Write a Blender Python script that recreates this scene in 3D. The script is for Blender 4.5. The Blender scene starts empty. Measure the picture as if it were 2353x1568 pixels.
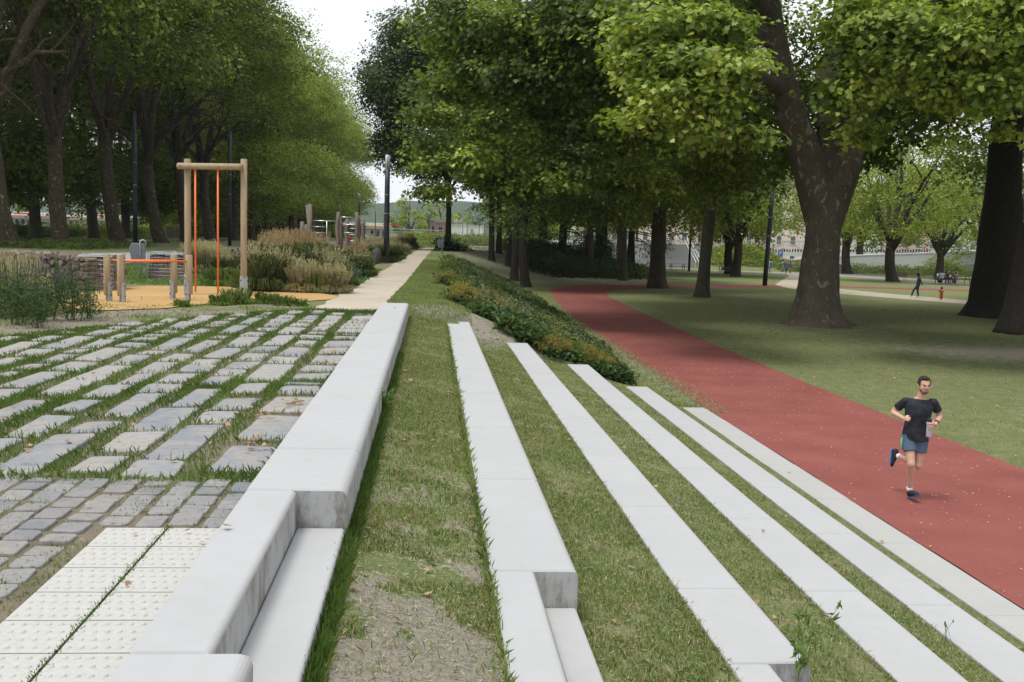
import bpy, math, random
import numpy as np
from mathutils import Vector, Matrix
R = math.radians
PI = math.pi
scene = bpy.context.scene
COL = scene.collection

# ---------------------------------------------------------------- camera
W_, H_, F_ = 2353.0, 1568.0, 2298.0
def _basis():
    def d(px, py): return np.array([px - W_ / 2, -(py - H_ / 2), -F_])
    f = d(992.0, 539.0); f /= np.linalg.norm(f)
    u = np.array([0.0215, 1.0, 0.0]); u = u - f * (u @ f); u /= np.linalg.norm(u)
    return np.array([np.cross(f, u), f, u])
CM = _basis()
HC = 3.5
def P(px, py, z=0.0):
    """pixel of the 2353x1568 photograph -> point on the level z"""
    d = CM @ np.array([px - W_ / 2, -(py - H_ / 2), -F_]); t = (z - HC) / d[2]
    return float(d[0] * t), float(d[1] * t)
def D(px, py, Y):
    """pixel -> point (x, y, z) at distance Y"""
    d = CM @ np.array([px - W_ / 2, -(py - H_ / 2), -F_]); t = Y / d[1]
    return float(d[0] * t), Y, float(HC + d[2] * t)
cam_d = bpy.data.cameras.new('camera'); cam = bpy.data.objects.new('camera', cam_d); COL.objects.link(cam)
cam_d.sensor_width = 36.0; cam_d.lens = F_ / W_ * 36.0; cam_d.clip_end = 12000; cam_d.clip_start = 0.1
m4 = Matrix(CM.tolist()).to_4x4(); m4.translation = Vector((0, 0, HC)); cam.matrix_world = m4
scene.camera = cam

# ---------------------------------------------------------------- light
SUN_EL, SUN_AZ = R(70), R(-120)          # azimuth measured from +Y towards +X
world = bpy.data.worlds.new('World'); scene.world = world; world.use_nodes = True
wt = world.node_tree; wt.nodes.clear()
wo = wt.nodes.new('ShaderNodeOutputWorld'); wb = wt.nodes.new('ShaderNodeBackground'); sk = wt.nodes.new('ShaderNodeTexSky')
sk.sky_type = 'NISHITA'; sk.sun_disc = False; sk.sun_elevation = SUN_EL; sk.sun_rotation = SUN_AZ
sk.air_density = 1.0; sk.dust_density = 2.0
wm = wt.nodes.new('ShaderNodeMix'); wm.data_type = 'RGBA'
wtc = wt.nodes.new('ShaderNodeTexCoord'); wn = wt.nodes.new('ShaderNodeTexNoise'); wn.inputs['Scale'].default_value = 2.2; wn.inputs['Detail'].default_value = 5
wr = wt.nodes.new('ShaderNodeMapRange'); wr.inputs['From Min'].default_value = .3; wr.inputs['From Max'].default_value = .7
wr.inputs['To Min'].default_value = .80; wr.inputs['To Max'].default_value = .97
wt.links.new(wtc.outputs['Generated'], wn.inputs['Vector']); wt.links.new(wn.outputs['Fac'], wr.inputs['Value'])
wt.links.new(wr.outputs['Result'], wm.inputs['Factor'])
wt.links.new(sk.outputs['Color'], wm.inputs['A']); wm.inputs['B'].default_value = (9.3, 9.5, 9.9, 1)
wt.links.new(wm.outputs['Result'], wb.inputs['Color']); wb.inputs['Strength'].default_value = 0.11
wt.links.new(wb.outputs['Background'], wo.inputs['Surface'])
sd = bpy.data.lights.new('sun', 'SUN'); sun = bpy.data.objects.new('sun', sd); COL.objects.link(sun)
sd.energy = 2.3; sd.angle = R(18); sd.color = (1.0, .98, .945)
sv = Vector((math.sin(SUN_AZ) * math.cos(SUN_EL), math.cos(SUN_AZ) * math.cos(SUN_EL), math.sin(SUN_EL)))
sun.rotation_euler = sv.to_track_quat('Z', 'Y').to_euler(); sun.location = (0, 0, 60)
scene.view_settings.view_transform = 'Standard'; scene.view_settings.look = 'None'
scene.view_settings.exposure = 0.24; scene.view_settings.gamma = 1.0
cy = scene.cycles
cy.max_bounces = 6; cy.diffuse_bounces = 2; cy.glossy_bounces = 2; cy.transmission_bounces = 4; cy.transparent_max_bounces = 6
cy.use_denoising = True; cy.sample_clamp_indirect = 4

# ---------------------------------------------------------------- materials
class NT:
    def __init__(s, name):
        s.m = bpy.data.materials.new(name); s.m.use_nodes = True; s.t = s.m.node_tree
        s.b = s.t.nodes['Principled BSDF']; s.o = s.t.nodes['Material Output']
    def n(s, typ, **kw):
        o = s.t.nodes.new('ShaderNode' + typ)
        for k, v in kw.items(): setattr(o, k, v)
        return o
    def l(s, a, b): s.t.links.new(a, b); return b
    def set(s, sock, v):
        if hasattr(v, 'links') or hasattr(v, 'is_output'): s.l(v, sock)
        else:
            if isinstance(v, tuple) and len(v) == 3 and sock.type == 'RGBA': v = v + (1,)
            sock.default_value = v
    def pos(s): return s.n('NewGeometry').outputs['Position']
    def obj(s): return s.n('TexCoord').outputs['Object']
    def isl(s): return s.n('NewGeometry').outputs['Random Per Island']
    def scale(s, vec, sc):
        q = s.n('VectorMath', operation='MULTIPLY'); s.l(vec, q.inputs[0]); q.inputs[1].default_value = sc; return q.outputs[0]
    def noise(s, sc, det=3, vec=None, rough=.55, dist=0):
        q = s.n('TexNoise'); q.inputs['Scale'].default_value = sc; q.inputs['Detail'].default_value = det
        q.inputs['Roughness'].default_value = rough; q.inputs['Distortion'].default_value = dist
        s.l(vec if vec is not None else s.pos(), q.inputs['Vector']); return q.outputs['Fac']
    def vor(s, sc, vec=None, out='Distance', feat='F1', rnd=1.0):
        q = s.n('TexVoronoi', feature=feat); q.inputs['Scale'].default_value = sc; q.inputs['Randomness'].default_value = rnd
        s.l(vec if vec is not None else s.pos(), q.inputs['Vector']); return q.outputs[out]
    def rng(s, v, a, b, c=0.0, d=1.0):
        q = s.n('MapRange'); s.set(q.inputs['Value'], v)
        for k, x in zip(('From Min', 'From Max', 'To Min', 'To Max'), (a, b, c, d)): q.inputs[k].default_value = x
        return q.outputs['Result']
    def math(s, op, a, b=0.0):
        q = s.n('Math', operation=op); s.set(q.inputs[0], a); s.set(q.inputs[1], b); return q.outputs[0]
    def mix(s, f, a, b, mode='MIX'):
        q = s.n('Mix', data_type='RGBA', blend_type=mode); s.set(q.inputs['Factor'], f); s.set(q.inputs['A'], a); s.set(q.inputs['B'], b)
        return q.outputs['Result']
    def sep(s, v):
        q = s.n('SeparateXYZ'); s.l(v, q.inputs[0]); return q.outputs
    def bump(s, h, st=.3, dist=.02):
        q = s.n('Bump'); q.inputs['Strength'].default_value = st; q.inputs['Distance'].default_value = dist
        s.l(h, q.inputs['Height']); s.l(q.outputs[0], s.b.inputs['Normal'])
    def col(s, c, rough=.85, spec=.3, metal=0.0):
        s.set(s.b.inputs['Base Color'], c); s.set(s.b.inputs['Roughness'], rough)
        s.b.inputs['Specular IOR Level'].default_value = spec; s.b.inputs['Metallic'].default_value = metal; return s.m
MT = {}
def plain(name, c, rough=.7, spec=.3, metal=0.0, var=.18, sc=8.0):
    if name in MT: return MT[name]
    t = NT(name); f = t.noise(sc, 4, t.obj())
    k = t.mix(t.rng(f, .3, .7), tuple(x * (1 - var) for x in c), tuple(min(1, x * (1 + var)) for x in c))
    MT[name] = t.col(k, rough, spec, metal); return MT[name]

def foliage(name, c_dark, c_mid, c_light, trans=.35, rough=.55, sc=.35, yellow=None):
    if name.startswith('leaf'): c_dark, c_mid, c_light = [(c[0] * 1.24 * q, c[1] * 1.04 * q, c[2] * .72 * q) for c, q in ((c_dark, .95), (c_mid, 1.15), (c_light, 1.3))]
    t = NT(name); isl = t.isl(); n1 = t.noise(sc, 3)
    f = t.math('ADD', t.math('MULTIPLY', isl, .6), t.math('MULTIPLY', t.rng(n1, .3, .7), .5))
    k = t.mix(t.rng(f, .05, .55), c_dark, c_mid); k = t.mix(t.rng(f, .55, 1.05), k, c_light)
    if yellow:
        k = t.mix(t.rng(isl, .985, .99), k, yellow)
    t.col(k, rough, .35)
    tr = t.n('BsdfTranslucent'); k2 = t.mix(1.0, k, (1.25, 1.35, .6), 'MULTIPLY'); t.l(k2, tr.inputs['Color'])
    ms = t.n('MixShader'); ms.inputs[0].default_value = trans
    t.l(t.b.outputs[0], ms.inputs[1]); t.l(tr.outputs[0], ms.inputs[2]); t.l(ms.outputs[0], t.o.inputs['Surface'])
    MT[name] = t.m; return t.m
foliage('leaf_plane', (.032, .062, .010), (.078, .130, .020), (.20, .275, .05), .32, yellow=(.22, .22, .05))
foliage('leaf_plane_bright', (.042, .092, .02), (.12, .205, .043), (.33, .42, .12), .32, .5, yellow=(.34, .33, .08))
foliage('leaf_maple', (.024, .052, .014), (.055, .10, .024), (.12, .18, .045), .35)
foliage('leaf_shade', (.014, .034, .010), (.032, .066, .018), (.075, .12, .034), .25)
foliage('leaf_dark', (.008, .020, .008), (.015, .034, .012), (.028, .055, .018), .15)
foliage('leaf_far', (.07, .125, .025), (.14, .215, .045), (.27, .35, .08), .35)  # light green leaf, brightened to paint sunlight onto the far avenue trees
foliage('grass_blade', (.105, .17, .042), (.19, .27, .075), (.33, .37, .15), .3, .6, 1.2)
foliage('grass_green', (.065, .125, .026), (.115, .19, .042), (.19, .27, .07), .3, .6, 1.2)
foliage('straw', (.25, .21, .11), (.40, .35, .20), (.55, .50, .32), .25, .7, 1.5)
foliage('reed_tan', (.20, .14, .07), (.36, .25, .13), (.50, .38, .22), .25, .7, 1.5)
foliage('reed_green', (.055, .09, .03), (.11, .15, .055), (.20, .24, .10), .3, .6, 1.5)
foliage('herb', (.028, .058, .018), (.055, .10, .03), (.10, .16, .05), .3, .6, 1.5)
foliage('herb_blue', (.03, .07, .035), (.05, .10, .05), (.08, .15, .075), .3, .6, 1.5)
foliage('flower_yellow', (.14, .12, .025), (.25, .20, .04), (.36, .28, .06), .3, .7, 2)
foliage('flower_pink', (.22, .14, .12), (.34, .23, .2), (.46, .36, .32), .3, .7, 2)
foliage('flower_purple', (.10, .07, .14), (.17, .13, .22), (.25, .2, .32), .3, .7, 2)
foliage('dry_leaf', (.16, .09, .05), (.32, .20, .11), (.46, .34, .21), .15, .7, 3)
def mk_bark(name, a, b, pale, amt=.55, sc=2.2):
    t = NT(name); ob = t.obj(); v = t.scale(ob, (1, 1, .45))
    f = t.noise(sc * 2.5, 6, v, .65); k = t.mix(t.rng(f, .3, .7), a, b)
    p = t.noise(sc * 3.2, 5, t.scale(ob, (1, 1, .6)), .6, .6)
    k = t.mix(t.rng(p, amt, amt + .03), k, pale)
    d = t.noise(sc * 14, 3, v); k = t.mix(t.rng(d, .35, .8, 0, .5), k, tuple(x * .5 for x in a))
    t.col(k, .9, .2); t.bump(t.math('ADD', f, t.math('MULTIPLY', d, .4)), .7, .04); MT[name] = t.m
mk_bark('bark_plane', (.050, .042, .030), (.092, .078, .055), (.24, .215, .15), .64)
mk_bark('bark_giant', (.088, .074, .054), (.15, .128, .094), (.29, .26, .19), .59, 1.1)
mk_bark('bark_pale', (.045, .037, .025), (.085, .068, .042), (.24, .19, .11), .60)
mk_bark('bark_maple', (.034, .029, .023), (.062, .053, .04), (.10, .085, .065), .66, 3)
mk_bark('bark_dark', (.028, .024, .018), (.052, .044, .034), (.075, .065, .05), .7, 3)

def mk_concrete(name, c, stain=.1):
    t = NT(name); n1 = t.noise(1.3, 5); n2 = t.noise(9, 5); n3 = t.noise(180, 2)
    k = t.mix(t.rng(n1, .3, .7), tuple(x * .94 for x in c), c)
    k = t.mix(t.rng(n2, .45, .8, 0, .35), k, tuple(x * .86 for x in (c[0], c[1] * .97, c[2] * .9)))
    k = t.mix(t.rng(n3, .66, .74, 0, .45), k, tuple(x * .6 for x in c))
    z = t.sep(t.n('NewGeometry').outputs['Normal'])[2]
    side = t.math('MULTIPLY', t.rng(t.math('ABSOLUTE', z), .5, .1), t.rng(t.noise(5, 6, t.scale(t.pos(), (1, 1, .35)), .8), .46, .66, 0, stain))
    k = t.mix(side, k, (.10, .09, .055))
    t.col(k, .8, .25); t.bump(t.math('ADD', n3, t.math('MULTIPLY', n2, 2)), .12, .004); MT[name] = t.m
mk_concrete('concrete_pale', (.408, .409, .409), .8)
mk_concrete('concrete_old', (.40, .395, .38), .4)
mk_concrete('concrete_wall', (.70, .71, .72), .15)
mk_concrete('concrete_bridge', (.42, .40, .34), .4)
mk_concrete('concrete_stair', (.36, .36, .35), .3)

def stone_mat(name, a, b, c, warm):
    t = NT(name); isl = t.isl(); k = t.mix(isl, a, b)
    k = t.mix(t.rng(t.noise(3.2, 4), .42, .62, 0, .7), k, warm)
    n2 = t.noise(14, 6, None, .7); k = t.mix(t.rng(n2, .45, .75, 0, .6), k, c)
    n3 = t.noise(75, 3); k = t.mix(t.rng(n3, .6, .75, 0, .35), k, tuple(x * .4 for x in a))
    # sawn bands along a stone
    t.col(k, t.rng(n2, .3, .7, .45, .8), .4); t.bump(t.math('ADD', n2, t.math('MULTIPLY', n3, .35)), .5, .012); MT[name] = t.m
stone_mat('paver_stone', (.20, .215, .24), (.32, .31, .295), (.145, .14, .135), (.34, .30, .25))
stone_mat('cobble_stone', (.165, .175, .185), (.27, .262, .25), (.12, .12, .12), (.26, .235, .21))

def ground_mat():
    t = NT('ground_grass'); p = t.pos(); n1 = t.noise(.35, 4); n2 = t.noise(2.6, 5); n3 = t.noise(26, 4, None, .7); n4 = t.noise(90, 3)
    g = t.mix(t.rng(n3, .3, .72), (.095, .135, .040), (.235, .265, .115))
    g = t.mix(t.rng(n2, .42, .68, 0, .7), g, (.27, .245, .13))
    g = t.mix(t.rng(n4, .56, .76, 0, .7), g, (.30, .26, .14))
    soil = t.mix(t.rng(n3, .3, .7), (.19, .165, .13), (.37, .335, .275))
    soil = t.mix(t.rng(n4, .6, .7), soil, (.52, .49, .44))
    att = t.n('Attribute', attribute_name='soil').outputs['Fac']
    f = t.math('ADD', att, t.math('MULTIPLY', t.math('SUBTRACT', n2, .5), 1.2))
    f2 = t.math('ADD', f, t.math('MULTIPLY', t.math('SUBTRACT', n3, .5), .9))
    k = t.mix(t.rng(f2, .44, .56), g, soil)
    k = t.mix(t.rng(n1, .35, .7, 0, .35), k, t.mix(.5, k, (.12, .12, .05)))
    t.col(k, .95, .15); t.bump(t.math('ADD', n3, t.math('MULTIPLY', n4, .5)), .8, .05); MT['ground'] = t.m
ground_mat()
def grain(name, a, b, fleck, fl=.66, sc=120, big=.8, rough=.9, spec=.25):
    t = NT(name); n1 = t.noise(big, 5); n2 = t.noise(sc, 3, None, .7); n3 = t.noise(sc * .35, 3)
    k = t.mix(t.rng(n1, .3, .7), a, b); k = t.mix(t.rng(n2, .35, .7, 0, .45), k, tuple(x * .62 for x in a))
    k = t.mix(t.rng(n3, fl, fl + .03), k, fleck); k = t.mix(t.rng(t.noise(6, 5, None, .7), .5, .8, 0, .35), k, tuple(x * .8 for x in b))
    t.col(k, rough, spec); t.bump(n2, .5, .008); MT[name] = t.m; return t
grain('track_red', (.215, .062, .052), (.285, .092, .076), (.44, .28, .23), .70)
grain('rubber_orange', (.42, .26, .10), (.50, .32, .13), (.30, .17, .07), .74, 100)
grain('path_sand', (.40, .345, .265), (.50, .44, .345), (.26, .22, .17), .72, 60)
grain('asphalt', (.27, .265, .255), (.34, .335, .32), (.2, .2, .2), .72, 60)
grain('joint_soil', (.12, .10, .07), (.21, .18, .125), (.35, .31, .25), .68, 60, 3)
t = NT('wood_new'); ob = t.obj(); g1 = t.noise(9, 5, t.scale(ob, (1, 1, .12)), .6, 1.2); g2 = t.noise(60, 3, t.scale(ob, (1, 1, .05)))
k = t.mix(t.rng(g1, .3, .7), (.27, .19, .115), (.42, .33, .215)); k = t.mix(t.rng(g2, .5, .8, 0, .5), k, (.19, .12, .06))
t.col(k, .75, .25); t.bump(g2, .3, .004); MT['wood_new'] = t.m
t = NT('wood_grey'); ob = t.obj(); g1 = t.noise(9, 5, t.scale(ob, (1, 1, .12)), .6, 1.2)
t.col(t.mix(t.rng(g1, .3, .7), (.12, .09, .075), (.25, .205, .175)), .85, .2); MT['wood_grey'] = t.m
t = NT('log_wood'); isl = t.isl(); k = t.mix(isl, (.13, .10, .075), (.30, .245, .19)); g1 = t.noise(30, 4)
k = t.mix(t.rng(g1, .4, .7, 0, .6), k, (.06, .045, .035)); t.col(k, .9, .2); t.bump(g1, .5, .02); MT['log_wood'] = t.m
t = NT('brick'); isl = t.isl(); k = t.mix(isl, (.20, .12, .10), (.33, .24, .21)); t.col(t.mix(t.rng(t.noise(40, 4), .4, .7, 0, .5), k, (.12, .09, .08)), .9, .2); MT['brick'] = t.m
plain('paint_orange', (.78, .17, .05), .45, .45, 0, .06); plain('pole_black', (.016, .021, .028), .45, .4)
plain('galv', (.36, .38, .40), .45, .5, .4, .2, 20); plain('steel', (.55, .56, .57), .3, .5, .8)
plain('bin_grey', (.17, .18, .195), .5, .4); plain('cap_yellow', (.75, .36, .03), .5); plain('rock', (.07, .068, .062), .9)
plain('glass_lamp', (.45, .48, .48), .15, .5); plain('black', (.012, .012, .013), .6)
plain('skin', (.56, .335, .245), .55, .35, 0, .08); plain('skin_dark', (.075, .04, .026), .5, .35, 0, .1); plain('hair', (.022, .014, .01), .6)
plain('white_paint', (.78, .78, .78), .6); plain('van_white', (.7, .72, .75), .4)

# ---------------------------------------------------------------- mesh helpers
class MB:
    def __init__(s): s.v = []; s.f = []; s.mi = []; s.cur = 0
    def add(s, vs, fs):
        b = len(s.v); s.v.extend([tuple(map(float, q)) for q in vs]); s.f.extend([tuple(b + i for i in q) for q in fs]); s.mi.extend([s.cur] * len(fs)); return b
    def box(s, c, d, rz=0.0, rot=None):
        M = (rot if rot is not None else Matrix.Rotation(rz, 3, 'Z')); h = Vector(d) * .5; vs = []
        for i in range(8):
            q = Vector(((h.x if i & 1 else -h.x), (h.y if i & 2 else -h.y), (h.z if i & 4 else -h.z))); vs.append(M @ q + Vector(c))
        s.add(vs, [(0, 2, 3, 1), (4, 5, 7, 6), (0, 1, 5, 4), (2, 6, 7, 3), (0, 4, 6, 2), (1, 3, 7, 5)]); return s
    def tube(s, pts, rad, n=10, caps=True, ref=None, wob=None):
        """loft along pts; rad: number or (rx, ry) each"""
        pts = [Vector(p) for p in pts]; N = len(pts)
        if not hasattr(rad, '__len__') or (isinstance(rad, tuple) and len(rad) == 2 and N != 2): rad = [rad] * N
        b = len(s.v); pu = None
        for i, p in enumerate(pts):
            t = (pts[min(i + 1, N - 1)] - pts[max(i - 1, 0)]).normalized()
            if pu is None:
                r0 = Vector(ref) if ref is not None else (Vector((1, 0, 0)) if abs(t.x) < .9 else Vector((0, 1, 0)))
                pu = r0
            elif ref is not None: pu = Vector(ref)
            u = (pu - t * pu.dot(t)); u = u.normalized() if u.length > 1e-6 else t.orthogonal().normalized()
            w = t.cross(u); pu = u
            r = rad[i]; rx, ry = r if hasattr(r, '__len__') else (r, r)
            for k in range(n):
                a = 2 * PI * k / n; q = 1.0 if wob is None else wob(i, a)
                s.v.append(tuple(p + u * (math.cos(a) * rx * q) + w * (math.sin(a) * ry * q)))
        for i in range(N - 1):
            for k in range(n):
                a = b + i * n + k; c = b + i * n + (k + 1) % n; s.f.append((a, c, c + n, a + n)); s.mi.append(s.cur)
        if caps:
            s.f.append(tuple(b + k for k in reversed(range(n)))); s.f.append(tuple(b + (N - 1) * n + k for k in range(n))); s.mi += [s.cur] * 2
        return s
    def ell(s, c, r, nu=12, nv=8, rot=None):
        c = Vector(c); vs = [(0, 0, -1)]; fs = []
        for j in range(1, nv):
            ph = PI * j / nv - PI / 2
            for i in range(nu):
                a = 2 * PI * i / nu; vs.append((math.cos(ph) * math.cos(a), math.cos(ph) * math.sin(a), math.sin(ph)))
        vs.append((0, 0, 1)); T = len(vs) - 1
        for i in range(nu):
            k = (i + 1) % nu; fs.append((0, 1 + k, 1 + i)); fs.append((T, T - nu + i, T - nu + k))
            for j in range(nv - 2):
                a = 1 + j * nu; fs.append((a + i, a + k, a + nu + k, a + nu + i))
        out = []
        for v in vs:
            q = Vector((v[0] * r[0], v[1] * r[1], v[2] * r[2])); q = rot @ q if rot is not None else q; out.append(c + q)
        s.add(out, fs); return s
    def prism(s, poly, a, b, axis='z'):
        """extrude a 2-D polygon; axis z: poly is xy; axis y: poly is xz"""
        n = len(poly); mk = (lambda p, t: (p[0], p[1], t)) if axis == 'z' else ((lambda p, t: (p[0], t, p[1])) if axis == 'y' else (lambda p, t: (t, p[0], p[1])))
        vs = [mk(p, a) for p in poly] + [mk(p, b) for p in poly]
        s.add(vs, [tuple(range(n))[::-1], tuple(range(n, 2 * n))] + [(i, (i + 1) % n, n + (i + 1) % n, n + i) for i in range(n)]); return s
    def build(s, name, mat, parent=None, smooth=False, bevel=0, recalc=True, auto=None):
        me = bpy.data.meshes.new(name); me.from_pydata(s.v, [], s.f)
        mats = mat if isinstance(mat, (list, tuple)) else [mat]
        for q in mats: me.materials.append(MT[q] if isinstance(q, str) else q)
        if len(mats) > 1: me.polygons.foreach_set('material_index', s.mi)
        if recalc:
            import bmesh
            bm = bmesh.new(); bm.from_mesh(me); bmesh.ops.recalc_face_normals(bm, faces=bm.faces); bm.to_mesh(me); bm.free()
        if smooth: me.polygons.foreach_set('use_smooth', [True] * len(me.polygons))
        me.update()
        o = bpy.data.objects.new(name, me); COL.objects.link(o)
        if parent is not None: o.parent = parent
        if bevel:
            bv = o.modifiers.new('bevel', 'BEVEL'); bv.width = bevel; bv.segments = 2; bv.limit_method = 'ANGLE'
        return o
def np_mesh(name, verts, nper, mat, parent=None, smooth=False):
    """verts: (count*nper, 3) array, one nper-gon each (separate islands)"""
    verts = np.ascontiguousarray(verts, dtype=np.float32); nv = len(verts); nf = nv // nper
    me = bpy.data.meshes.new(name); me.vertices.add(nv); me.vertices.foreach_set('co', verts.ravel())
    me.loops.add(nv); me.loops.foreach_set('vertex_index', np.arange(nv, dtype=np.int32))
    me.polygons.add(nf); me.polygons.foreach_set('loop_start', np.arange(0, nv, nper, dtype=np.int32))
    me.update(calc_edges=True)
    for q in (mat if isinstance(mat, (list, tuple)) else [mat]): me.materials.append(MT[q])
    o = bpy.data.objects.new(name, me); COL.objects.link(o)
    if parent is not None: o.parent = parent
    return o
def idx_mesh(name, verts, faces, mat, parent=None, smooth=True):
    """verts (n,3), faces (m,k) arrays"""
    verts = np.ascontiguousarray(verts, dtype=np.float32); faces = np.ascontiguousarray(faces, dtype=np.int32); m, k = faces.shape
    me = bpy.data.meshes.new(name); me.vertices.add(len(verts)); me.vertices.foreach_set('co', verts.ravel())
    me.loops.add(m * k); me.loops.foreach_set('vertex_index', faces.ravel()); me.polygons.add(m)
    me.polygons.foreach_set('loop_start', np.arange(0, m * k, k, dtype=np.int32)); me.update(calc_edges=True)
    if smooth: me.polygons.foreach_set('use_smooth', np.ones(m, dtype=bool))
    me.materials.append(MT[mat]); o = bpy.data.objects.new(name, me); COL.objects.link(o)
    if parent is not None: o.parent = parent
    return o
def tag(o, label, cat=None, group=None):
    o['label'] = label
    if cat: o['category'] = cat
    if group: o['group'] = group
    return o
def thing(name, label, cat, loc=(0, 0, 0), rz=0.0, group=None):
    o = bpy.data.objects.new(name, None); COL.objects.link(o); o.location = loc; o.rotation_euler = (0, 0, rz); o.empty_display_size = .3
    o['kind'] = 'thing'; return tag(o, label, cat, group)
def setting(o, kind='structure'): o['kind'] = kind; return o
def dup(root, loc, rz=0.0, label=None, scale=None):
    r = root.copy(); COL.objects.link(r); r.location = loc; r.rotation_euler = (0, 0, rz)
    if scale: r.scale = scale if hasattr(scale, '__len__') else (scale,) * 3
    if label: r['label'] = label
    for ch in list(root.children):
        c = ch.copy(); COL.objects.link(c); c.parent = r
        for g in ch.children:
            d = g.copy(); COL.objects.link(d); d.parent = c
    return r
def V3(*a): return Vector(a if len(a) == 3 else a[0])
def fuse(mb, name, mat, parent, vox, smooth=3, loc=None):
    """weld overlapping lofts into one continuous skin"""
    me = bpy.data.meshes.new('tmp'); me.from_pydata(mb.v, [], mb.f); me.update()
    import bmesh
    bm = bmesh.new(); bm.from_mesh(me); bmesh.ops.recalc_face_normals(bm, faces=bm.faces); bm.to_mesh(me); bm.free()
    o = bpy.data.objects.new('tmp', me); COL.objects.link(o); m = o.modifiers.new('r', 'REMESH'); m.mode = 'VOXEL'; m.voxel_size = vox; m.use_smooth_shade = True
    if smooth: s = o.modifiers.new('s', 'SMOOTH'); s.iterations = smooth; s.factor = .5
    dg = bpy.context.evaluated_depsgraph_get(); nm = bpy.data.meshes.new_from_object(o.evaluated_get(dg)); bpy.data.objects.remove(o)
    nm.name = name; nm.materials.clear(); nm.materials.append(MT[mat]); nm.polygons.foreach_set('use_smooth', [True] * len(nm.polygons)); q = bpy.data.objects.new(name, nm); COL.objects.link(q); q.parent = parent; return q
# ---------------------------------------------------------------- ground
def sst(a, b, x):
    t = np.clip((x - a) / (b - a), 0, 1); return t * t * (3 - 2 * t)
# terrace rows: left edge, right edge, top
ROWS = [(-.97, -.43, 2.1), (.36, .85, 1.68), (1.64, 2.10, 1.26), (2.93, 3.40, .84), (4.18, 4.65, .42), (5.39, 5.87, 0.012)]
TX = [-1.2, -.80, -.70, -.43, .36, .60, .70, .85, 1.64, 1.80, 1.90, 2.10, 2.93, 3.1, 3.2, 3.40, 4.18, 4.35, 4.45, 4.65, 5.39, 5.9]
TZ = [1.99, 1.99, 1.80, 1.80, 1.655, 1.655, 1.38, 1.38, 1.235, 1.235, .96, .96, .815, .815, .56, .56, .395, .395, .17, .14, -.012, -.012]
_rs = np.random.RandomState(5)
def vnoise(x, y, s, seed=0):
    """cheap smooth value noise"""
    x = np.asarray(x, float) * s + seed * 17.3; y = np.asarray(y, float) * s - seed * 9.1
    xi = np.floor(x).astype(np.int64); yi = np.floor(y).astype(np.int64); fx = x - xi; fy = y - yi
    fx = fx * fx * (3 - 2 * fx); fy = fy * fy * (3 - 2 * fy)
    def h(a, b):
        n = (a * 374761393 + b * 668265263 + seed * 1442695) & 0xffffffff; n = ((n ^ (n >> 13)) * 1274126177) & 0xffffffff; return ((n ^ (n >> 16)) & 0xffff) / 65535.0
    return (h(xi, yi) * (1 - fx) + h(xi + 1, yi) * fx) * (1 - fy) + (h(xi, yi + 1) * (1 - fx) + h(xi + 1, yi + 1) * fx) * fy
def gz(x, y):
    x = np.asarray(x, float); y = np.asarray(y, float)
    ter = np.interp(x, TX, TZ)
    xt = .35 + sst(82, 118, y) * 13; xb = 5.2 + sst(72, 112, y) * 15
    t = np.clip((x - xt) / (xb - xt), 0, 1); bank = 1.986 * (1 - (t * .75 + .25 * t * t * (3 - 2 * t)))
    z = ter + (bank - ter) * sst(20.95, 21.9, y)
    z = np.where((x < -1.0) & (y > 21), 1.986, z); z = np.where(x < -1.25, 1.986, z)
    z = z + np.where((x < -44), -4.6 * sst(-44, -54, x) * -1 * -1, 0)
    dx = x - 42; dy = y - 134
    z = z + 3.1 * np.exp(-((dx / 5.2) ** 2 + (dy / 4.5) ** 2) ** 1.4) * (x > 20)
    return z
def geo(a, b, n, p=1.0): return a + (b - a) * np.linspace(0, 1, n) ** p
xs = np.unique(np.concatenate([-geo(60, 3300, 16, 3), np.linspace(-60, -8, 40), np.linspace(-8, -1.3, 14), np.array(TX) + 0.0, np.linspace(-.4, .34, 6), np.linspace(.87, 1.6, 6), np.linspace(2.12, 2.9, 6), np.linspace(3.42, 4.15, 5), np.linspace(4.67, 5.3, 4), np.linspace(6.0, 60, 80), geo(60, 3300, 18, 3)]))
ys = np.unique(np.concatenate([np.linspace(-20, 2, 8), np.linspace(2, 20.9, 40), np.linspace(20.95, 22, 6), np.linspace(22.5, 150, 150), geo(150, 3900, 24, 3)]))
gx, gy = np.meshgrid(xs, ys); g_z = gz(gx, gy)
V = np.stack([gx, gy, g_z], -1).reshape(-1, 3); nx = len(xs)
ii, jj = np.meshgrid(np.arange(nx - 1), np.arange(len(ys) - 1)); a0 = (jj * nx + ii).ravel()
ground = idx_mesh('ground', V, np.stack([a0, a0 + 1, a0 + nx + 1, a0 + nx], 1), 'ground'); setting(ground)
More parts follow.
